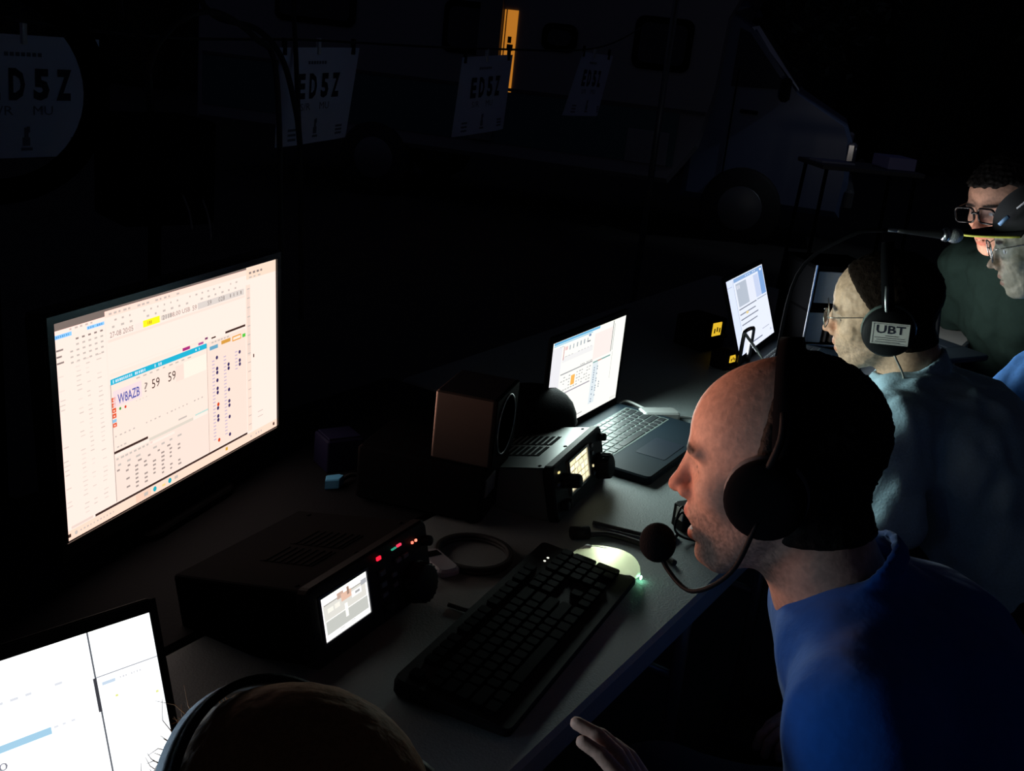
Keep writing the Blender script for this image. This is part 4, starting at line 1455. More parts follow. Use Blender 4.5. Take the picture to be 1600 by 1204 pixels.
bd_ = MB(); bd_.tube([(.050, .0775, .088), (.022, .074, .102), (.0, .070, .112)], [.0016, .003, .001], 6); bd_.build('cap_stripe', mat('white_thread', (.75, .72, .72), .6), capob)
spectacles(p3, mat('thin_wire', (0, 0, 0)), thick=.0013, w=.025, h=.019)
hr3 = lambda Q: np.maximum(Q[:, 0] - .010, -.075 - Q[:, 2])
p3.hair(mat('grey_hair', (.10, .09, .08), .7, noise=.4, nscale=300), hr3, .005, .002, .004)
chair('black folding chair under the man in the cap', (p3.P[0], p3.P[1]), yd(160))

# ---- man in dark green behind
p4 = Person('dark-haired man in dark green top and square black spectacles facing the camera', (1.357, 3.19, 1.18), (3.669, .30, .128), 1.12, yd(205), (1.62, 3.36, .53),
            skin=(.86, .46, .32), o=dict(eyes=True), res=.004, shw=.20)
p4.arm('L', (1.60, 3.04, .70), (1.46, 3.04, .65), (-.9, -.1, 0), (0, 0, -1), .35)
p4.arm('R', (1.44, 3.52, .70), (1.36, 3.36, .66), (-.8, -.5, 0), (0, 0, -1), .35)
p4.build_body()
p4.shirt(mat('dark_green_cotton', (.007, .016, .014), .9, noise=.2, nscale=90, spec=.08), sleeve=.8, g=.012, collar=.012, res=.006, wr=.008, neck=.078)
p4.seated(JEANS, .38)
hr4 = lambda Q: np.maximum(smin(.060 - Q[:, 2] + wob(Q, 200, .5) * .004, Q[:, 0] - .034, .02), -.06 - Q[:, 2])
p4.hair(HAIRK, hr4, .010, .003, .004)
spectacles(p4, BLACKG, thick=.0028, w=.027, h=.019)
chair('black folding chair under the man in dark green', (p4.P[0], p4.P[1]), yd(205))

# ---- head in the foreground, seen from behind
p0 = Person('brown-haired person with headphones seen from behind in the foreground', (-.110, .600, .942), (yd(152), .70, .0), 1.0, yd(143), (.10, .42, .53),
            skin=(.66, .44, .34), o=dict(eyes=False), res=.005)
p0.arm('L', (-.32, .38, .66), (-.50, .56, .79), (-.8, .5, 0), (0, 0, -1), .35)
p0.arm('R', (.02, .80, .66), (-.12, .90, .79), (-.9, .4, 0), (0, 0, -1), .35)
p0.build_body()
p0.shirt(mat('black_cotton', (.014, .014, .016), .9, spec=.08), sleeve=.8, g=.012, collar=.012, res=.007, wr=.008)
p0.seated(JEANS, .36)
BROWN = mat('brown_hair', (.42, .20, .075), .75, noise=.4, nscale=260, bump=.3, spec=.12)
hr0 = lambda Q: np.maximum(np.maximum(Q[:, 0] - (.075 - .5 * np.maximum(0, Q[:, 2] - .07)), -.09 - Q[:, 2]), np.where(Q[:, 2] < .03, Q[:, 0] - .03, -1))
hair0 = p0.hair(BROWN, hr0, .011, .0006, .003)
# loose strands standing off the crown
st = MB()
rs = random.Random(5)
for k in range(90):
    az = rs.uniform(-.9, 1.3); el = rs.uniform(.25, 1.3)
    dv = Vector((math.cos(el) * math.cos(az), math.cos(el) * math.sin(az), math.sin(el)))
    b0 = Vector((-.014 + .108 * dv.x, .088 * dv.y, .030 + .096 * dv.z))
    ln = rs.uniform(.006, .016) * (2.4 if rs.random() < .12 else 1)
    bend = Vector((rs.uniform(-1, 1), rs.uniform(-1, 1), rs.uniform(-.4, .9))) * .8
    pts = [b0, b0 + (dv + bend * .4).normalized() * ln * .55, b0 + (dv * .8 + bend).normalized() * ln]
    st.tube(pts, [.0004, .0003, .00015], 4, cap=False)
so = p0.part('hair_strands', st, BROWN)
so['kind'] = 'stuff'
headset(p0, 'black headphones on the foreground head seen from behind', .042, band_m=BLACK, band_w=.010, band_out=.0)
chair('black folding chair under the person in the foreground', (p0.P[0], p0.P[1]), yd(143))

# ================================================================== SMALL THINGS ON THE TABLES
def cable(name, label, pts, r, m=RUBBER, n=10, cat='cable', group='loose cables on the table', plug=None):
    t = thing(name, label, cat, pts[0], 0, group)
    o = Vector(pts[0])
    mb = MB(); mb.tube(smooth_path([Vector(p) - o for p in pts], n), r, 8)
    mb.build('cord', m, t)
    for q, d in (plug or []):
        mb = MB(); q = Vector(q) - o; d = Vector(d).normalized()
        mb.cyl(q, q + d * .03, r * 2.2, 12); mb.build('plug', BLACK, t)
    return t

zc = TZ + .004
cable('cable', 'black cable running from the square radio toward the small adapter', [(.16, 1.668, zc), (.20, 1.655, zc), (.25, 1.640, zc), (.285, 1.635, zc), (.300, 1.655, zc)], .0038)
cable('cable', 'thick black cable looping in front of the square radio to the table edge', [(.150, 1.615, zc + .002), (.185, 1.628, zc), (.230, 1.610, zc), (.262, 1.585, zc), (.285, 1.55, zc)], .0050, plug=[((.150, 1.615, zc + .006), (-.9, -.3, 0))])
cable('cable', 'thin black cable curving from the dial radio to the keyboard', [(-.055, 1.345, zc), (-.02, 1.335, zc), (.01, 1.36, zc), (.035, 1.40, zc), (.062, 1.42, zc)], .0032)
cable('cable', 'grey cable curling beside the logging laptop', [(.225, 2.275, zc), (.255, 2.30, zc + .012), (.30, 2.275, zc + .006), (.335, 2.262, zc), (.375, 2.225, zc), (.43, 2.235, zc), (.50, 2.28, zc)], .0030, mat('grey_cable', (.22, .23, .23), .45))
cable('cable', 'short grey charging lead by the logging laptop corner', [(.24, 2.255, zc), (.28, 2.235, zc + .006), (.32, 2.243, zc), (.36, 2.262, zc), (.42, 2.275, zc), (.47, 2.262, zc)], .0024, mat('grey_cable', (.22, .23, .23), .45))
m = MB(); m.box((0, 0, .011), (.085, .040, .022), None, 0, bev=.005)
tag(m.build('power_brick', mat('brick_grey', (.16, .17, .17), .5), None, T(.325, 2.245, TZ) @ Rz(.3)), 'small grey power brick behind the logging laptop keyboard', 'power brick')

# coil of black lead lying on the table
t = thing('lead_coil', 'coil of black lead lying flat beside the dial radio', 'cable coil', (-.030, 1.502, TZ))
for k in range(4):
    m = MB(); m.torus(.058 - .003 * (k % 2), .0035, T(0, 0, .004 + .006 * (k // 2)) @ Rz(k), 36, 8); m.build('loop', RUBBER, t)
# key fob / adapter
t = thing('adapter_plug', 'pale grey adapter plug with a dark slot on the table', 'adapter', (-.080, 1.458, TZ), 2.2)
m = MB(); m.prism(rounded_rect(.075, .038, .012, 4), 0, .014, None, 0, chamfer=.004); m.build('body', mat('adapter_grey', (.30, .30, .33), .5), t)
m = MB(); m.box((.018, 0, .0142), (.014, .022, .002), None, 0); m.build('slot', BLACKM, t)
# small adapter box with wires near the speaker's mouth
t = thing('microphone_adapter', 'small black adapter box with looping wires by the table edge', 'adapter', (.325, 1.700, TZ), .5)
m = MB(); m.box((0, 0, .022), (.050, .036, .044), None, 0, bev=.004); m.build('box', BLACK, t)
m = MB(); m.box((-.026, -.004, .030), (.002, .018, .020), None, 0); m.build('label_plate', mat('label_white', (.7, .72, .72), .5), t)
for k in range(2):
    m = MB(); m.tube(smooth_path([(-.02, -.018, .03), (-.045, -.03, .045 + .012 * k), (-.055, -.035, .018), (-.03, -.05, .004), (.02, -.06 - .01 * k, .004)], 6), .0018, 8); m.build('wire', BLACK, t)

# blue connector and dark box near the back of the table
t = thing('cable_connector', 'small blue cable connector catching light in front of the dark box', 'connector', (-.285, 1.705, TZ), .5)
m = MB(); m.prism([(-.018, -.010), (.006, -.012), (.020, .004), (.014, .012), (-.010, .010)], 0, .018, None, 0, chamfer=.002); m.build('body', mat('blue_plastic', (.16, .55, .90), .4), t)
m = MB(); m.tube(smooth_path([(.018, .008, .008), (.04, .02, .01), (.07, .02, .004), (.12, .05, .004)], 5), .004, 8); m.build('lead', RUBBER, t)
t = thing('junction_box', 'small dark navy box near the back of the table', 'box', (-.295, 1.80, TZ), .6)
m = MB(); m.box((0, 0, .03), (.07, .06, .06), None, 0, bev=.004); m.build('body', mat('navy_plastic', (.010, .009, .03), .6, spec=.1), t)
m = MB(); m.box((0, 0, .0615), (.060, .050, .003), None, 0, bev=.001); m.build('lid', mat('navy_lid', (.014, .013, .04), .6, spec=.1), t)

# arched bracket, yellow card and open case by the far laptop
t = thing('arched_bracket', 'black arched bracket standing before the bluish laptop', 'bracket', (.588, 2.715, TZ), 1.0)
m = MB(); m.tube(smooth_path([(-.030, 0, .004), (-.030, 0, .095), (-.020, 0, .108), (.020, 0, .108), (.030, 0, .095), (.030, 0, .004)], 5), .0055, 8); m.build('arch', BLACKG, t)
m = MB(); m.tube([(-.030, .0, .105), (-.030, -.055, .055), (-.03, -.085, .012)], .004, 8); m.build('strut', mat('strut_grey', (.3, .32, .32), .3, .5), t)
m = MB(); m.box((0, -.02, .005), (.08, .14, .010), None, 0, bev=.002); m.build('foot_plate', BLACK, t)
AMB = emis((.80, .50, .03), 1.0)
def amber_meter(name, label, loc, rz, w, d, h, sw, sh, sz):
    t = thing(name, label, 'radio', loc, rz)
    m = MB(); m.box((0, d / 2, h / 2), (w, d, h), None, 0, bev=.004); b = m.build('case', BLACKM, t)
    m = MB(); m.box((0, -.001, sz), (sw, .003, sh), None, 0); dp = m.build('display', AMB, t)
    for k in range(3):
        m = MB(); m.box((-sw * .3 + sw * .3 * k, -.0028, sz - sh * .1 + .003 * (k % 2)), (sw * .12, .001, sh * .35), None, 0); m.build('segment', mat('display_segment', (.10, .06, .01), .6), dp)
    m = MB(); m.lathe([(.007, 0), (.006, .010), (.0001, .010)], T(w * .38, 0, h * .45) @ Rx(PI / 2), 16); m.build('knob', BLACK, t)
    return t
amber_meter('small_radio', 'small black radio with bright amber display beside the bluish laptop', (.535, 2.875, TZ), PI / 2 - math.radians(42), .10, .10, .085, .040, .036, .060)
amber_meter('power_meter', 'tiny black meter with amber display under the arched bracket', (.555, 2.700, TZ), PI / 2 - math.radians(40), .05, .05, .045, .026, .018, .030)

t = thing('equipment_case', 'open black equipment case with grey panels beside the labelled headphones', 'case', (.885, 3.035, TZ), PI / 2 - math.radians(75))
cw, ch = .20, .245
for x, z, sx, sz in ((0, .008, cw, .016), (0, ch - .006, cw, .012), (-cw / 2 + .005, ch / 2, .010, ch), (cw / 2 - .005, ch / 2, .010, ch), (0, ch * .47, cw, .010)):
    m = MB(); m.box((x, .06, z), (sx, .18, sz), None, 0, bev=.002); m.build('case_board', mat('case_felt', (.0015, .0015, .0016), .95, spec=.0), t)
m = MB(); m.box((-cw / 2 + .003, -.032, ch / 2), (.004, .003, ch), None, 0); m.build('edge_strip', STEEL, t)
m = MB(); m.box((0, .148, ch / 2), (cw, .005, ch), None, 0); m.build('back_board', BLACKM, t)
PANEL = mat('case_panel', (.26, .27, .26), .55, noise=.1, nscale=120)
m = MB(); m.box((-.030, .0, ch * .73), (.090, .02, .090), None, 0, bev=.002); m.build('drawer', PANEL, t)
m = MB(); m.box((.040, .0, ch * .73), (.030, .02, .090), None, 0, bev=.002); m.build('drawer', PANEL, t)
m = MB(); m.box((-.055, .0, ch * .26), (.050, .02, .090), None, 0, bev=.002); m.build('drawer', PANEL, t)
for k in range(5):
    m = MB(); m.box((-.015 + .020 * k, .004, ch * .26), (.006, .02, .088), None, 0); m.build('divider', mat('divider_brown', (.16, .12, .09), .6), t)
m = MB(); m.box((0, -.028, ch * .06), (cw, .004, .006), None, 0); m.build('edge_strip', STEEL, t)

# microphone on a boom in front of the man with the cap
t = thing('microphone_stand', 'silver-headed microphone on a thin black boom before the capped man', 'microphone', (.64, 2.60, TZ))
o = Vector((.64, 2.60, TZ))
hd, tl = Vector((.971, 2.518, 1.159)), Vector((.838, 2.517, 1.156))
ax = (hd - tl).normalized()
def axm(p):
    zz = ax; xx = zz.orthogonal().normalized(); yy = zz.cross(xx)
    return Matrix(((xx.x, yy.x, zz.x, p.x), (xx.y, yy.y, zz.y, p.y), (xx.z, yy.z, zz.z, p.z), (0, 0, 0, 1)))
m = MB(); m.lathe([(.004, 0), (.0055, .02), (.0075, .06), (.010, .10), (.011, .108)], axm(tl - o), 20); m.build('handle', mat('mic_handle', (.05, .05, .052), .3, .5), t)
m = MB(); m.lathe([(.0035, -.020), (.0045, -.018), (.0045, .002), (.004, .003)], axm(tl - o), 16); m.build('connector', STEEL, t)
m = MB(); m.lathe([(.0112, .106), (.015, .110), (.0165, .116), (.015, .120)], axm(tl - o), 20); m.build('collar', STEEL, t)
m = MB(); m.ball((0, 0, 0), (.0175, .0175, .020), 20, 14, 0, axm(tl - o + ax * .135))
m.build('grille', mat('mic_grille', (.45, .45, .45), .45, .8, bump=1.0, nscale=700), t)
pb = tl - o - ax * .02
m = MB(); m.tube(smooth_path([pb, pb - ax * .08 - Vector((0, 0, .02)), Vector((.02, .02, .28)), Vector((0, 0, .02))], 6), .0045, 8); m.build('boom', BLACKM, t)
m = MB(); m.lathe([(.055, 0), (.055, .008), (.012, .016), (.008, .03), (.0001, .03)], None, 24); m.build('base', BLACKM, t)

# ================================================================== POSTERS ON A LINE BEHIND THE TABLES
def poster(label, c, yaw_extra, top_drop, seed, lean=0.0, curl=.02, text=True):
    w, h = .42, .297
    M = T(*c) @ Rz(TROT + yaw_extra) @ Ry(lean)
    th = thing('poster', label, 'poster', M=M @ T(0, 0, -h / 2), group='contest posters hung behind the tables')
    nx, nz = 20, 14
    rr = random.Random(seed)
    ph = rr.uniform(0, 6)
    def bend(u, v):
        y = curl * math.sin(u * 2.6 + ph) * (.4 + .6 * (1 - v)) + curl * .8 * (abs(u - .5) * 2) ** 3 * (1 - v) - curl * .6 * (max(0, u - .8) * 5) ** 2 * v
        return Vector(((u - .5) * w, y, v * h - top_drop * (abs(u - .5) * 2) ** 4 * (.05 if v > .9 else 0)))
    vs, fs = [], []
    for lay in (0, 1):
        for j in range(nz + 1):
            for i in range(nx + 1):
                p = bend(i / nx, j / nz)
                vs.append((p.x, p.y + lay * .0006, p.z))
    s1 = (nx + 1) * (nz + 1)
    for j in range(nz):
        for i in range(nx):
            a = j * (nx + 1) + i
            fs.append((a, a + 1, a + nx + 2, a + nx + 1)); fs.append((s1 + a, s1 + a + nx + 1, s1 + a + nx + 2, s1 + a + 1))
    m = MB(); m.add(vs, fs, None, 0, True); m.build('sheet', PAPER, th)
    def tx(s, u0, u1, v0, v1, mi, bold=0.0):
        g_, f_ = text_geo(s, bold)
        m.add([tuple(bend(u0 + (u1 - u0) * a, v0 + (v1 - v0) * b) + Vector((0, -.0014, 0))) for a, b in g_], f_, None, mi)
    for s, u in zip('ED5Z', (.235, .395, .555, .705)):
        m = MB(); tx(s, u, u + .105, .475, .735, 0, .05); m.build('letter', INK, th)
    m = MB()
    for k in range(7):
        u0 = .37 + .036 * k
        m.add([tuple(bend(a, b) + Vector((0, -.0014, 0))) for a, b in ((u0, .83), (u0 + .026, .83), (u0 + .026, .862), (u0, .862))], [(0, 1, 2, 3)], None, 1)
    tx('S/R', .28, .42, .355, .430, 1); tx('MU', .55, .68, .355, .430, 1)
    # little figure at the bottom, corner captions
    for (u0, v0, u1, v1) in ((.475, .10, .525, .17), (.487, .16, .515, .25), (.505, .21, .525, .26), (.465, .06, .54, .085)):
        m.add([tuple(bend(a, b) + Vector((0, -.0014, 0))) for a, b in ((u0, v0), (u1, v0), (u1, v1), (u0, v1))], [(0, 1, 2, 3)], None, 1)
    for (u0, v0) in ((.13, .05), (.13, .10), (.13, .15), (.80, .06), (.80, .10), (.80, .14)):
        m.add([tuple(bend(a, b) + Vector((0, -.0014, 0))) for a, b in ((u0, v0), (u0 + .10, v0), (u0 + .10, v0 + .025), (u0, v0 + .025))], [(0, 1, 2, 3)], None, 1)
    lt = m.build('small_print', [INK, INKB], th); lt['kind'] = 'stuff'
    for u in (.06, .5, .94):
        q = bend(u, .97)
        m = MB(); m.box((q.x, q.y, q.z + .012), (.014, .012, .05), None, 0, bev=.002); m.build('clip', WHITEP if u == .5 else BLACK, th)
    return th
poster('contest poster framed by the black cable hoop', (-1.275, 2.745, 1.215), .0, .0, 1, curl=.010)
poster('contest poster crossed by dark hanging cords', (-.715, 3.57, 1.235), .10, .0, 2, lean=-.03, curl=.022)
poster('contest poster hanging in front of the orange doorway', (-.232, 4.42, 1.245), .16, .0, 3, lean=-.05, curl=.018)
poster('narrow-looking contest poster furthest along the line', (.228, 5.50, 1.285), .27, .0, 4, lean=.02, curl=.045)

ROPE = mat('rope', (.02, .02, .022), .9)
lp = [(-2.3, 1.15, 1.62), (-1.275, 2.745, 1.395), (-.715, 3.57, 1.405), (-.232, 4.42, 1.42), (.228, 5.50, 1.46), (.55, 6.4, 1.62)]
m = MB(); m.tube(smooth_path([(x, y, z) for x, y, z in lp], 8), .004, 6)
tag(m.build('rope', ROPE, None), 'dark rope carrying the contest posters', 'rope')
def hang(label, pts, r=.007):
    m = MB(); m.tube(smooth_path(pts, 8), r, 8)
    tag(m.build('hanging_cord', ROPE, None), label, 'cord', 'cords hanging behind the tables')
def pix(x, y, d):
    return tuple(Vector((0, 0, CAM_Z)) + (fwd + cright * ((x - 800) / FPX) + cup * ((602 - y) / FPX)) * d)
hang('straight dark cord hanging in front of the crossed poster', [pix(459, -60, 3.3)[:2] + (2.31,), pix(459, -60, 3.3), pix(463, 100, 3.3), pix(468, 230, 3.3), pix(470, 420, 3.3), pix(470, 500, 3.3)], .0075)
hang('slanting dark cord crossing the crossed poster', [pix(300, -60, 3.2)[:2] + (2.31,), pix(310, -60, 3.2), pix(330, 20, 3.2), pix(400, 45, 3.22), pix(440, 90, 3.25), pix(462, 170, 3.27), pix(469, 228, 3.28)], .009)
hang('arching dark cord above the black stand box', [pix(232, 110, 2.35), pix(250, 65, 2.35), pix(290, 28, 2.35), pix(340, 20, 2.4), pix(400, 60, 2.5), pix(432, 120, 2.55), pix(440, 420, 2.6)], .007)
hang('short dark cord falling onto the black stand box', [pix(185, -30, 2.35)[:2] + (2.31,), pix(185, -30, 2.35), pix(205, 30, 2.35), pix(228, 80, 2.35), pix(236, 176, 2.34)], .008)

# black box on a pole with thin leads
t = thing('stand_box', 'black loudspeaker box on a pole behind the large monitor', 'speaker', (-.80, 2.30, 0), .75)
m = MB(); m.box((0, 0, 1.145), (.20, .16, .215), None, 0, bev=.008); b_ = m.build('cabinet', BLACKM, t)
m = MB(); m.box((0, -.083, 1.145), (.17, .006, .185), None, 0, bev=.002); m.build('grille', BLACKM, b_)
m = MB(); m.cyl((0, 0, .02), (0, 0, 1.04), .014, 12); m.build('pole', BLACKM, t)
for k in range(3):
    a = 2 * PI * k / 3
    m = MB(); m.tube([(0, 0, .30), (.30 * math.cos(a), .30 * math.sin(a), .01)], .009, 8); m.build('leg', BLACKM, t)
GLW = mat('grey_wire', (.25, .25, .25), .35)
for k, (q0, q1) in enumerate((((286, 305), (300, 358)), ((317, 312), (330, 375)))):
    m = MB(); a = Vector(pix(*q0, 2.22)); b = Vector(pix(*q1, 2.22)); m.tube(smooth_path([a, (a + b) / 2 + Vector((.004, 0, 0)), b], 5), .0022, 6)
    o_ = m.build('lead', GLW, None); o_.parent = t; o_.matrix_parent_inverse = t.matrix_world.inverted()

# hoop of black cable hung from its own stand at the side
t = thing('cable_hoop', 'big black hoop of coiled cable hanging in front of a poster', 'cable hoop', (-1.02, 2.06, 0))
hc = Vector(pix(-22, 135, 2.35)) - Vector((-1.02, 2.06, 0))
vw = Vector(ray_) if False else (Vector(pix(-22, 135, 2.35)) - Vector((0, 0, CAM_Z))).normalized()
xx = Vector((0, 0, 1)).cross(vw).normalized(); zz = xx.cross(vw)
Mh = Matrix(((xx.x, zz.x, vw.x, hc.x), (xx.y, zz.y, vw.y, hc.y), (xx.z, zz.z, vw.z, hc.z), (0, 0, 0, 1)))
for k in range(5):
    m = MB(); m.torus(.205 + .010 * k, .008, Mh @ T(0, 0, .008 * (k % 2)) @ Matrix.Diagonal((1, 1.0, 1, 1)), 48, 8); m.build('loop', BLACKM, t)
m = MB(); m.tube([(hc.x, hc.y, 0), (hc.x, hc.y, hc.z + .25)], .012, 10); m.build('pole', BLACKM, t)
for k in range(3):
    a = 2 * PI * k / 3 + .5
    m = MB(); m.tube([(hc.x, hc.y, .30), (hc.x + .28 * math.cos(a), hc.y + .28 * math.sin(a), .008)], .008, 8); m.build('leg', BLACKM, t)
m = MB(); m.tube([(hc.x, hc.y, hc.z + .235), (hc.x, hc.y - .03, hc.z + .235)], .008, 8); m.build('hook', BLACKM, t)

# ================================================================== CARAVAN, VAN, LAMP, TREES
def motorhome():
    nose = Vector(pix(1346, 185, 8.4)); yaw = math.radians(-14)
    t = thing('motorhome', 'pale motorhome with sloping bonnet and orange-lit doorway behind the posters', 'motorhome', (nose.x, nose.y, 0), yaw)
    inv = t.matrix_world.inverted()
    oc, dx = inv @ Vector((0, 0, CAM_Z)), None
    def sd(px, py, y=0.0):
        """point of the vehicle's near side, in its own frame"""
        p = inv @ Vector(pix(px, py, 1.0)); d = p - oc
        k = (y - oc.y) / d.y
        return oc.x + d.x * k, oc.z + d.z * k
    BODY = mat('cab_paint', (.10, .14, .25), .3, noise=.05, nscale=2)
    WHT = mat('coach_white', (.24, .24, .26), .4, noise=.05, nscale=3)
    xe, _ = sd(1132, 100)
    prof = [(-.02, .35), (0.0, .62), (-.03, .95), (-.08, 1.05), (-.40, 1.21), (-.50, 1.26), (-.90, 1.70), (-1.15, 1.84), (xe + .1, 1.90), (xe - .2, 1.9), (xe - .2, .35)]
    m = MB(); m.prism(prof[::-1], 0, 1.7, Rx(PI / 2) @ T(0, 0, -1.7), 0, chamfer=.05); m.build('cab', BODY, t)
    ln = 4.6
    cprof = [(xe - ln, .45), (xe - ln, 2.6), (xe - ln + .2, 2.8), (xe + .25, 2.8), (xe + .55, 2.6), (xe + .55, 2.25), (xe + .10, 1.98), (xe, 1.75), (xe - .02, 1.2), (xe - .10, .75), (xe - .30, .45)]
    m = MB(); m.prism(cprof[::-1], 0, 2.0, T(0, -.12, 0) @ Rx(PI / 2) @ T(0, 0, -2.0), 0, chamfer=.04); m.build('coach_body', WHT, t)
    Y = -.12
    m = MB(); m.box((xe - ln / 2 - .1, Y - .006, .80), (ln - .35, .012, .42), None, 0); m.build('side_band', mat('teal_band', (.06, .13, .14), .4), t)
    m = MB(); m.box((xe - ln / 2, Y - .01, 1.03), (ln - .15, .02, .025), None, 0); m.build('rubbing_strip', DGREY, t)
    GL = mat('dark_pane', (.02, .02, .03), .15)
    for q0, q1 in (((985, 105), (1088, 32)), ((690, 80), (768, 5)), ((845, 78), (905, 40)), ((430, 30), (560, -40))):
        x0, z0 = sd(*q0, Y); x1, z1 = sd(*q1, Y)
        w_, h_ = x1 - x0, z1 - z0
        c = T((x0 + x1) / 2, Y, (z0 + z1) / 2) @ Rx(PI / 2)
        m = MB(); m.prism(rounded_rect(w_, h_, .07, 4), 0, .02, c, 0, chamfer=.005); fr = m.build('window_frame', BLACKM, t)
        m = MB(); m.prism(rounded_rect(w_ - .10, h_ - .10, .05, 4), .018, .026, c, 0); m.build('pane', GL, fr)
    xd, _ = sd(796, 60, Y)
    m = MB(); m.box((xd, Y - .002, 1.325), (.112, .012, .65), None, 0); dr = m.build('lit_doorway', emis((.46, .165, .018), 1.0), t)
    m = MB(); m.box((xd - .038, Y - .011, 1.325), (.008, .008, .65), None, 0); m.build('door_edge', mat('door_edge', (.25, .10, .03), .5), t)
    m = MB(); m.box((xd - .16, Y - .03, 1.20), (.19, .05, 1.2), None, 0, bev=.01); m.build('door', mat('coach_door', (.16, .16, .17), .5), t)
    m = MB(); m.box((xd + .012, Y - .013, 1.36), (.050, .006, .05), None, 0); m.box((xd + .005, Y - .013, 1.42), (.030, .006, .05), None, 0); m.build('door_catch', BLACKM, t)
    def slab(pts, y, th, name, mt):
        m = MB(); m.prism(pts[::-1], 0, th, T(0, y, 0) @ Rx(PI / 2), 0); return m.build(name, mt, t)
    slab([(-.58, 1.28), (-.94, 1.67), (xe + .08, 1.70), (xe + .08, 1.26)], -.001, .012, 'side_window', GL)
    m = MB(); m.add([(-.525, .12, 1.29), (-.525, 1.58, 1.29), (-.895, 1.50, 1.705), (-.895, .20, 1.705)], [(0, 1, 2, 3)], T(.012, 0, .012)); m.build('windscreen', GL, t)
    m = MB(); m.add([(-.505, .0, 1.265), (-.515, .10, 1.285), (-.90, .17, 1.72), (-.945, .0, 1.70)], [(0, 1, 2, 3)], T(.006, -.004, .014)); m.build('windscreen_pillar', mat('pillar_highlight', (.75, .78, .82), .35), t)  # pillar's bright highlight is put into this paler colour
    for yy in (.12, 1.58):
        m = MB(); m.box((-.03, yy, .86), (.10, .24, .17), None, 0, bev=.03); hl = m.build('headlamp', glass('lamp_glass', (.8, .8, .8), .6, .15), t)
        m = MB(); m.lathe([(.0001, .0), (.05, .01), (.075, .04)], T(-.03, yy, .86) @ Ry(PI / 2), 16); m.build('reflector', STEEL, hl)
    m = MB(); m.box((.02, .85, .50), (.08, 1.66, .16), None, 0, bev=.03); m.build('bumper', DGREY, t)
    for xx_ in (-.80, xe - ln * .62):
        for yy in (.06, 1.64):
            m = MB(); m.lathe([(.0001, -.10), (.30, -.10), (.325, -.06), (.325, .06), (.30, .10), (.0001, .10)], T(xx_, yy - (.1 if xx_ < -1 and yy < 1 else 0), .325) @ Rx(PI / 2), 28); w_ = m.build('wheel', RUBBER, t)
            m = MB(); m.lathe([(.0001, .104), (.17, .104), (.19, .095)], T(xx_, yy - (.1 if xx_ < -1 and yy < 1 else 0), .325) @ Rx(PI / 2), 24); m.build('hub', GREYM, w_)
    m = MB(); m.box((-.60, -.10, 1.28), (.08, .16, .18), None, 0, bev=.03); m.build('wing_mirror', BLACK, t)
    m = MB(); m.box((xe + .12, -.012, .95), (.012, .01, .9), None, 0); m.build('door_seam', BLACKM, t)
    m = MB(); m.box((xe + .25, -.02, 1.08), (.14, .03, .03), None, 0, bev=.008); m.build('door_handle', BLACK, t)
    m = MB(); m.box((xe - .50, Y - .014, .72), (.34, .014, .26), None, 0, bev=.005); m.build('hatch', WHT, t)
motorhome()

# lamp post beside the motorhome, out of the picture
lp_ = thing('lamp_post', 'slim lamp post standing in the field past the motorhome', 'lamp post', (4.6, 7.2, 0))
m = MB(); m.tube([(0, 0, 0), (0, 0, 3.3), (-.05, 0, 3.45), (-.35, 0, 3.5)], .035, 10); m.build('post', DGREY, lp_)
m = MB(); m.lathe([(.02, .10), (.11, .02), (.12, -.02), (.10, -.02), (.02, .06)], T(-.38, 0, 3.46), 20); m.build('lamp_shade', DGREY, lp_)
lo_ = bpy.data.objects.new('lamp_light', lamp); col.objects.link(lo_); lo_.parent = lp_
lo_.location = (-.38, 0, 3.42)
tgt = Vector((2.75, 8.3, 1.1)) - Vector((4.22, 7.2, 3.42))
lo_.rotation_euler = tgt.to_track_quat('-Z', 'Y').to_euler()

# folding camp table in the field with papers
q = Vector(pix(1345, 256, 6.4))
t = thing('camp_table', 'low dark camp table out in the field behind the operators', 'table', (q.x, q.y, 0), .15)
m = MB(); m.box((0, 0, q.z - .02), (.62, .40, .025), None, 0, bev=.004); m.build('table_top', DGREY, t)
for sx in (-1, 1):
    for sy in (-1, 1):
        m = MB(); m.tube([(sx * .27, sy * .16, q.z - .03), (sx * .30, sy * .18, 0)], .012, 8); m.build('leg', BLACKM, t)
m = MB(); m.box((0, 0, .035), (.17, .22, .07), None, 0, bev=.004)
tag(m.build('storage_box', mat('lilac_box', (.30, .30, .55), .6), None, T(q.x + .20, q.y + .03, q.z - .007) @ Rz(.15)), 'lilac storage box on the camp table in the field', 'box')
m = MB(); m.box((0, 0, .006), (.21, .16, .012), None, 0)
tag(m.build('paper_stack', mat('blue_paper', (.35, .38, .48), .8), None, T(q.x - .18, q.y - .04, q.z - .007) @ Rz(.25)), 'flat bluish papers lying on the camp table in the field', 'papers')

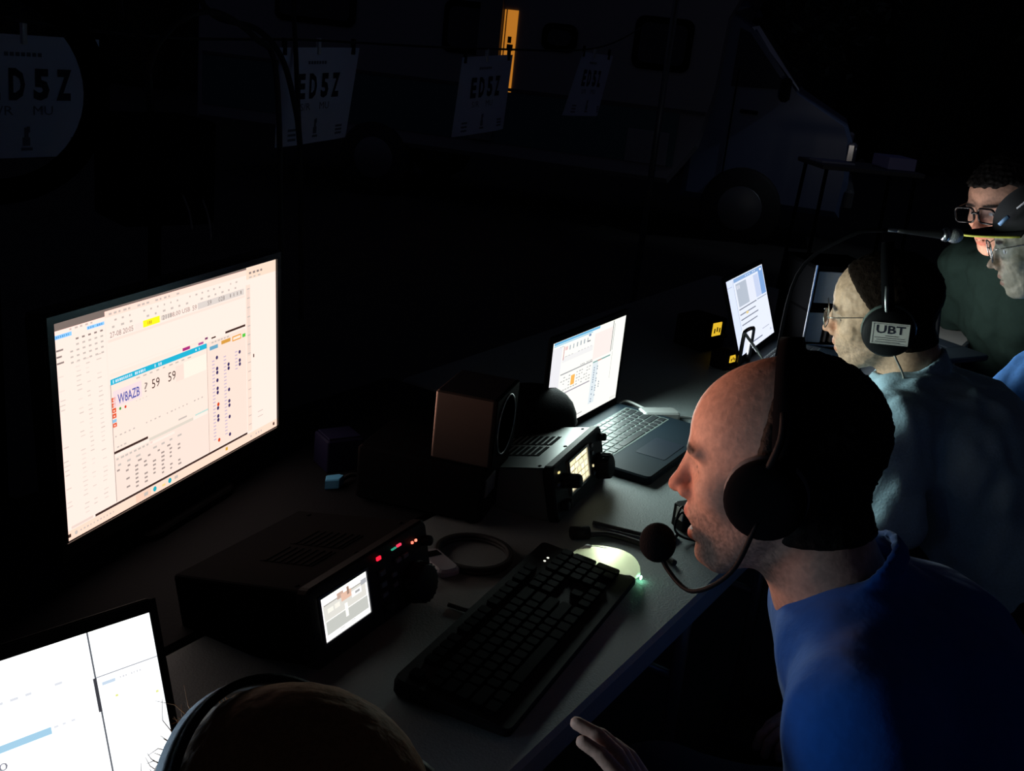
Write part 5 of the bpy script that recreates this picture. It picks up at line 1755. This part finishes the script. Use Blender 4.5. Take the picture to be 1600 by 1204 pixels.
# trees closing the view
LEAF = mat('leaf', (.06, .08, .05), .6, noise=.4, nscale=2)
BARK = mat('bark', (.03, .025, .02), .9, bump=.8, nscale=20)
def tree(label, x, y, h, r, seed, n=900, low=.9):
    rr = random.Random(seed)
    t = thing('tree', label, 'tree', (x, y, 0), rr.uniform(0, 6), 'dark trees around the field')
    m = MB(); m.tube(smooth_path([(0, 0, 0), (.05, 0, h * .25), (-.05, .05, h * .55), (0, 0, h * .85)], 4), [.16 - .0105 * k for k in range(13)], 10); m.build('trunk', BARK, t)
    m = MB()
    for k in range(9):
        a = rr.uniform(0, 6.28); z0 = h * rr.uniform(.25, .7); e = rr.uniform(.5, .9) * r
        m.tube([(0, 0, z0), (e * .5 * math.cos(a), e * .5 * math.sin(a), z0 + .3), (e * math.cos(a), e * math.sin(a), z0 + .7)], [.05, .035, .015], 6)
    m.build('branches', BARK, t)
    m = MB()
    for k in range(n):
        a = rr.uniform(0, 6.28); u_ = rr.uniform(-1, 1); q_ = rr.random() ** .4
        c = Vector((r * q_ * math.sqrt(1 - u_ * u_) * math.cos(a), r * q_ * math.sqrt(1 - u_ * u_) * math.sin(a), h * .58 + (h * .44) * q_ * u_ * low))
        s = rr.uniform(.10, .20)
        M = T(*c) @ Matrix.Rotation(rr.uniform(0, 6.28), 4, Vector((rr.uniform(-1, 1), rr.uniform(-1, 1), rr.uniform(-1, 1))).normalized())
        m.add([(-s * .5, 0, 0), (0, -s * .22, .02), (s * .6, 0, 0), (0, s * .22, .02)], [(0, 1, 2, 3)], M)
    f = m.build('foliage', LEAF, t)
    f['kind'] = 'stuff'
tree('dark tree rising behind the bonnet of the motorhome at the edge of the field', 3.0, 14.2, 6.0, 1.6, 1, 1800)
tree('dark leafy tree beside the lamp post behind the capped man', 5.4, 9.8, 5.0, 1.6, 2, 2000)
tree('dark tree to the side of the lamp post', 8.0, 12.6, 6.0, 1.7, 3, 1600)
tree('dark tree standing behind the motorhome roof', -1.8, 14.6, 6.5, 1.7, 4, 1300)
tree('dark tree past the stand box at the field edge', -6.2, 13.6, 6.5, 1.8, 6, 1300)
hd_ = MB()
for k in range(60):
    x0 = -20 + 40 * k / 60
    hgt = 3.6 + .6 * math.sin(k * 1.7) + .4 * math.sin(k * .63)
    hd_.box((x0 + .33, 18.5 + .4 * math.sin(k * 2.1), hgt / 2), (.72, 1.2, hgt), None, 0, bev=.2)
hg = hd_.build('hedge', mat('hedge_leaves', (.02, .028, .018), .95, noise=.5, nscale=4, bump=1.0))
hg['kind'] = 'structure'
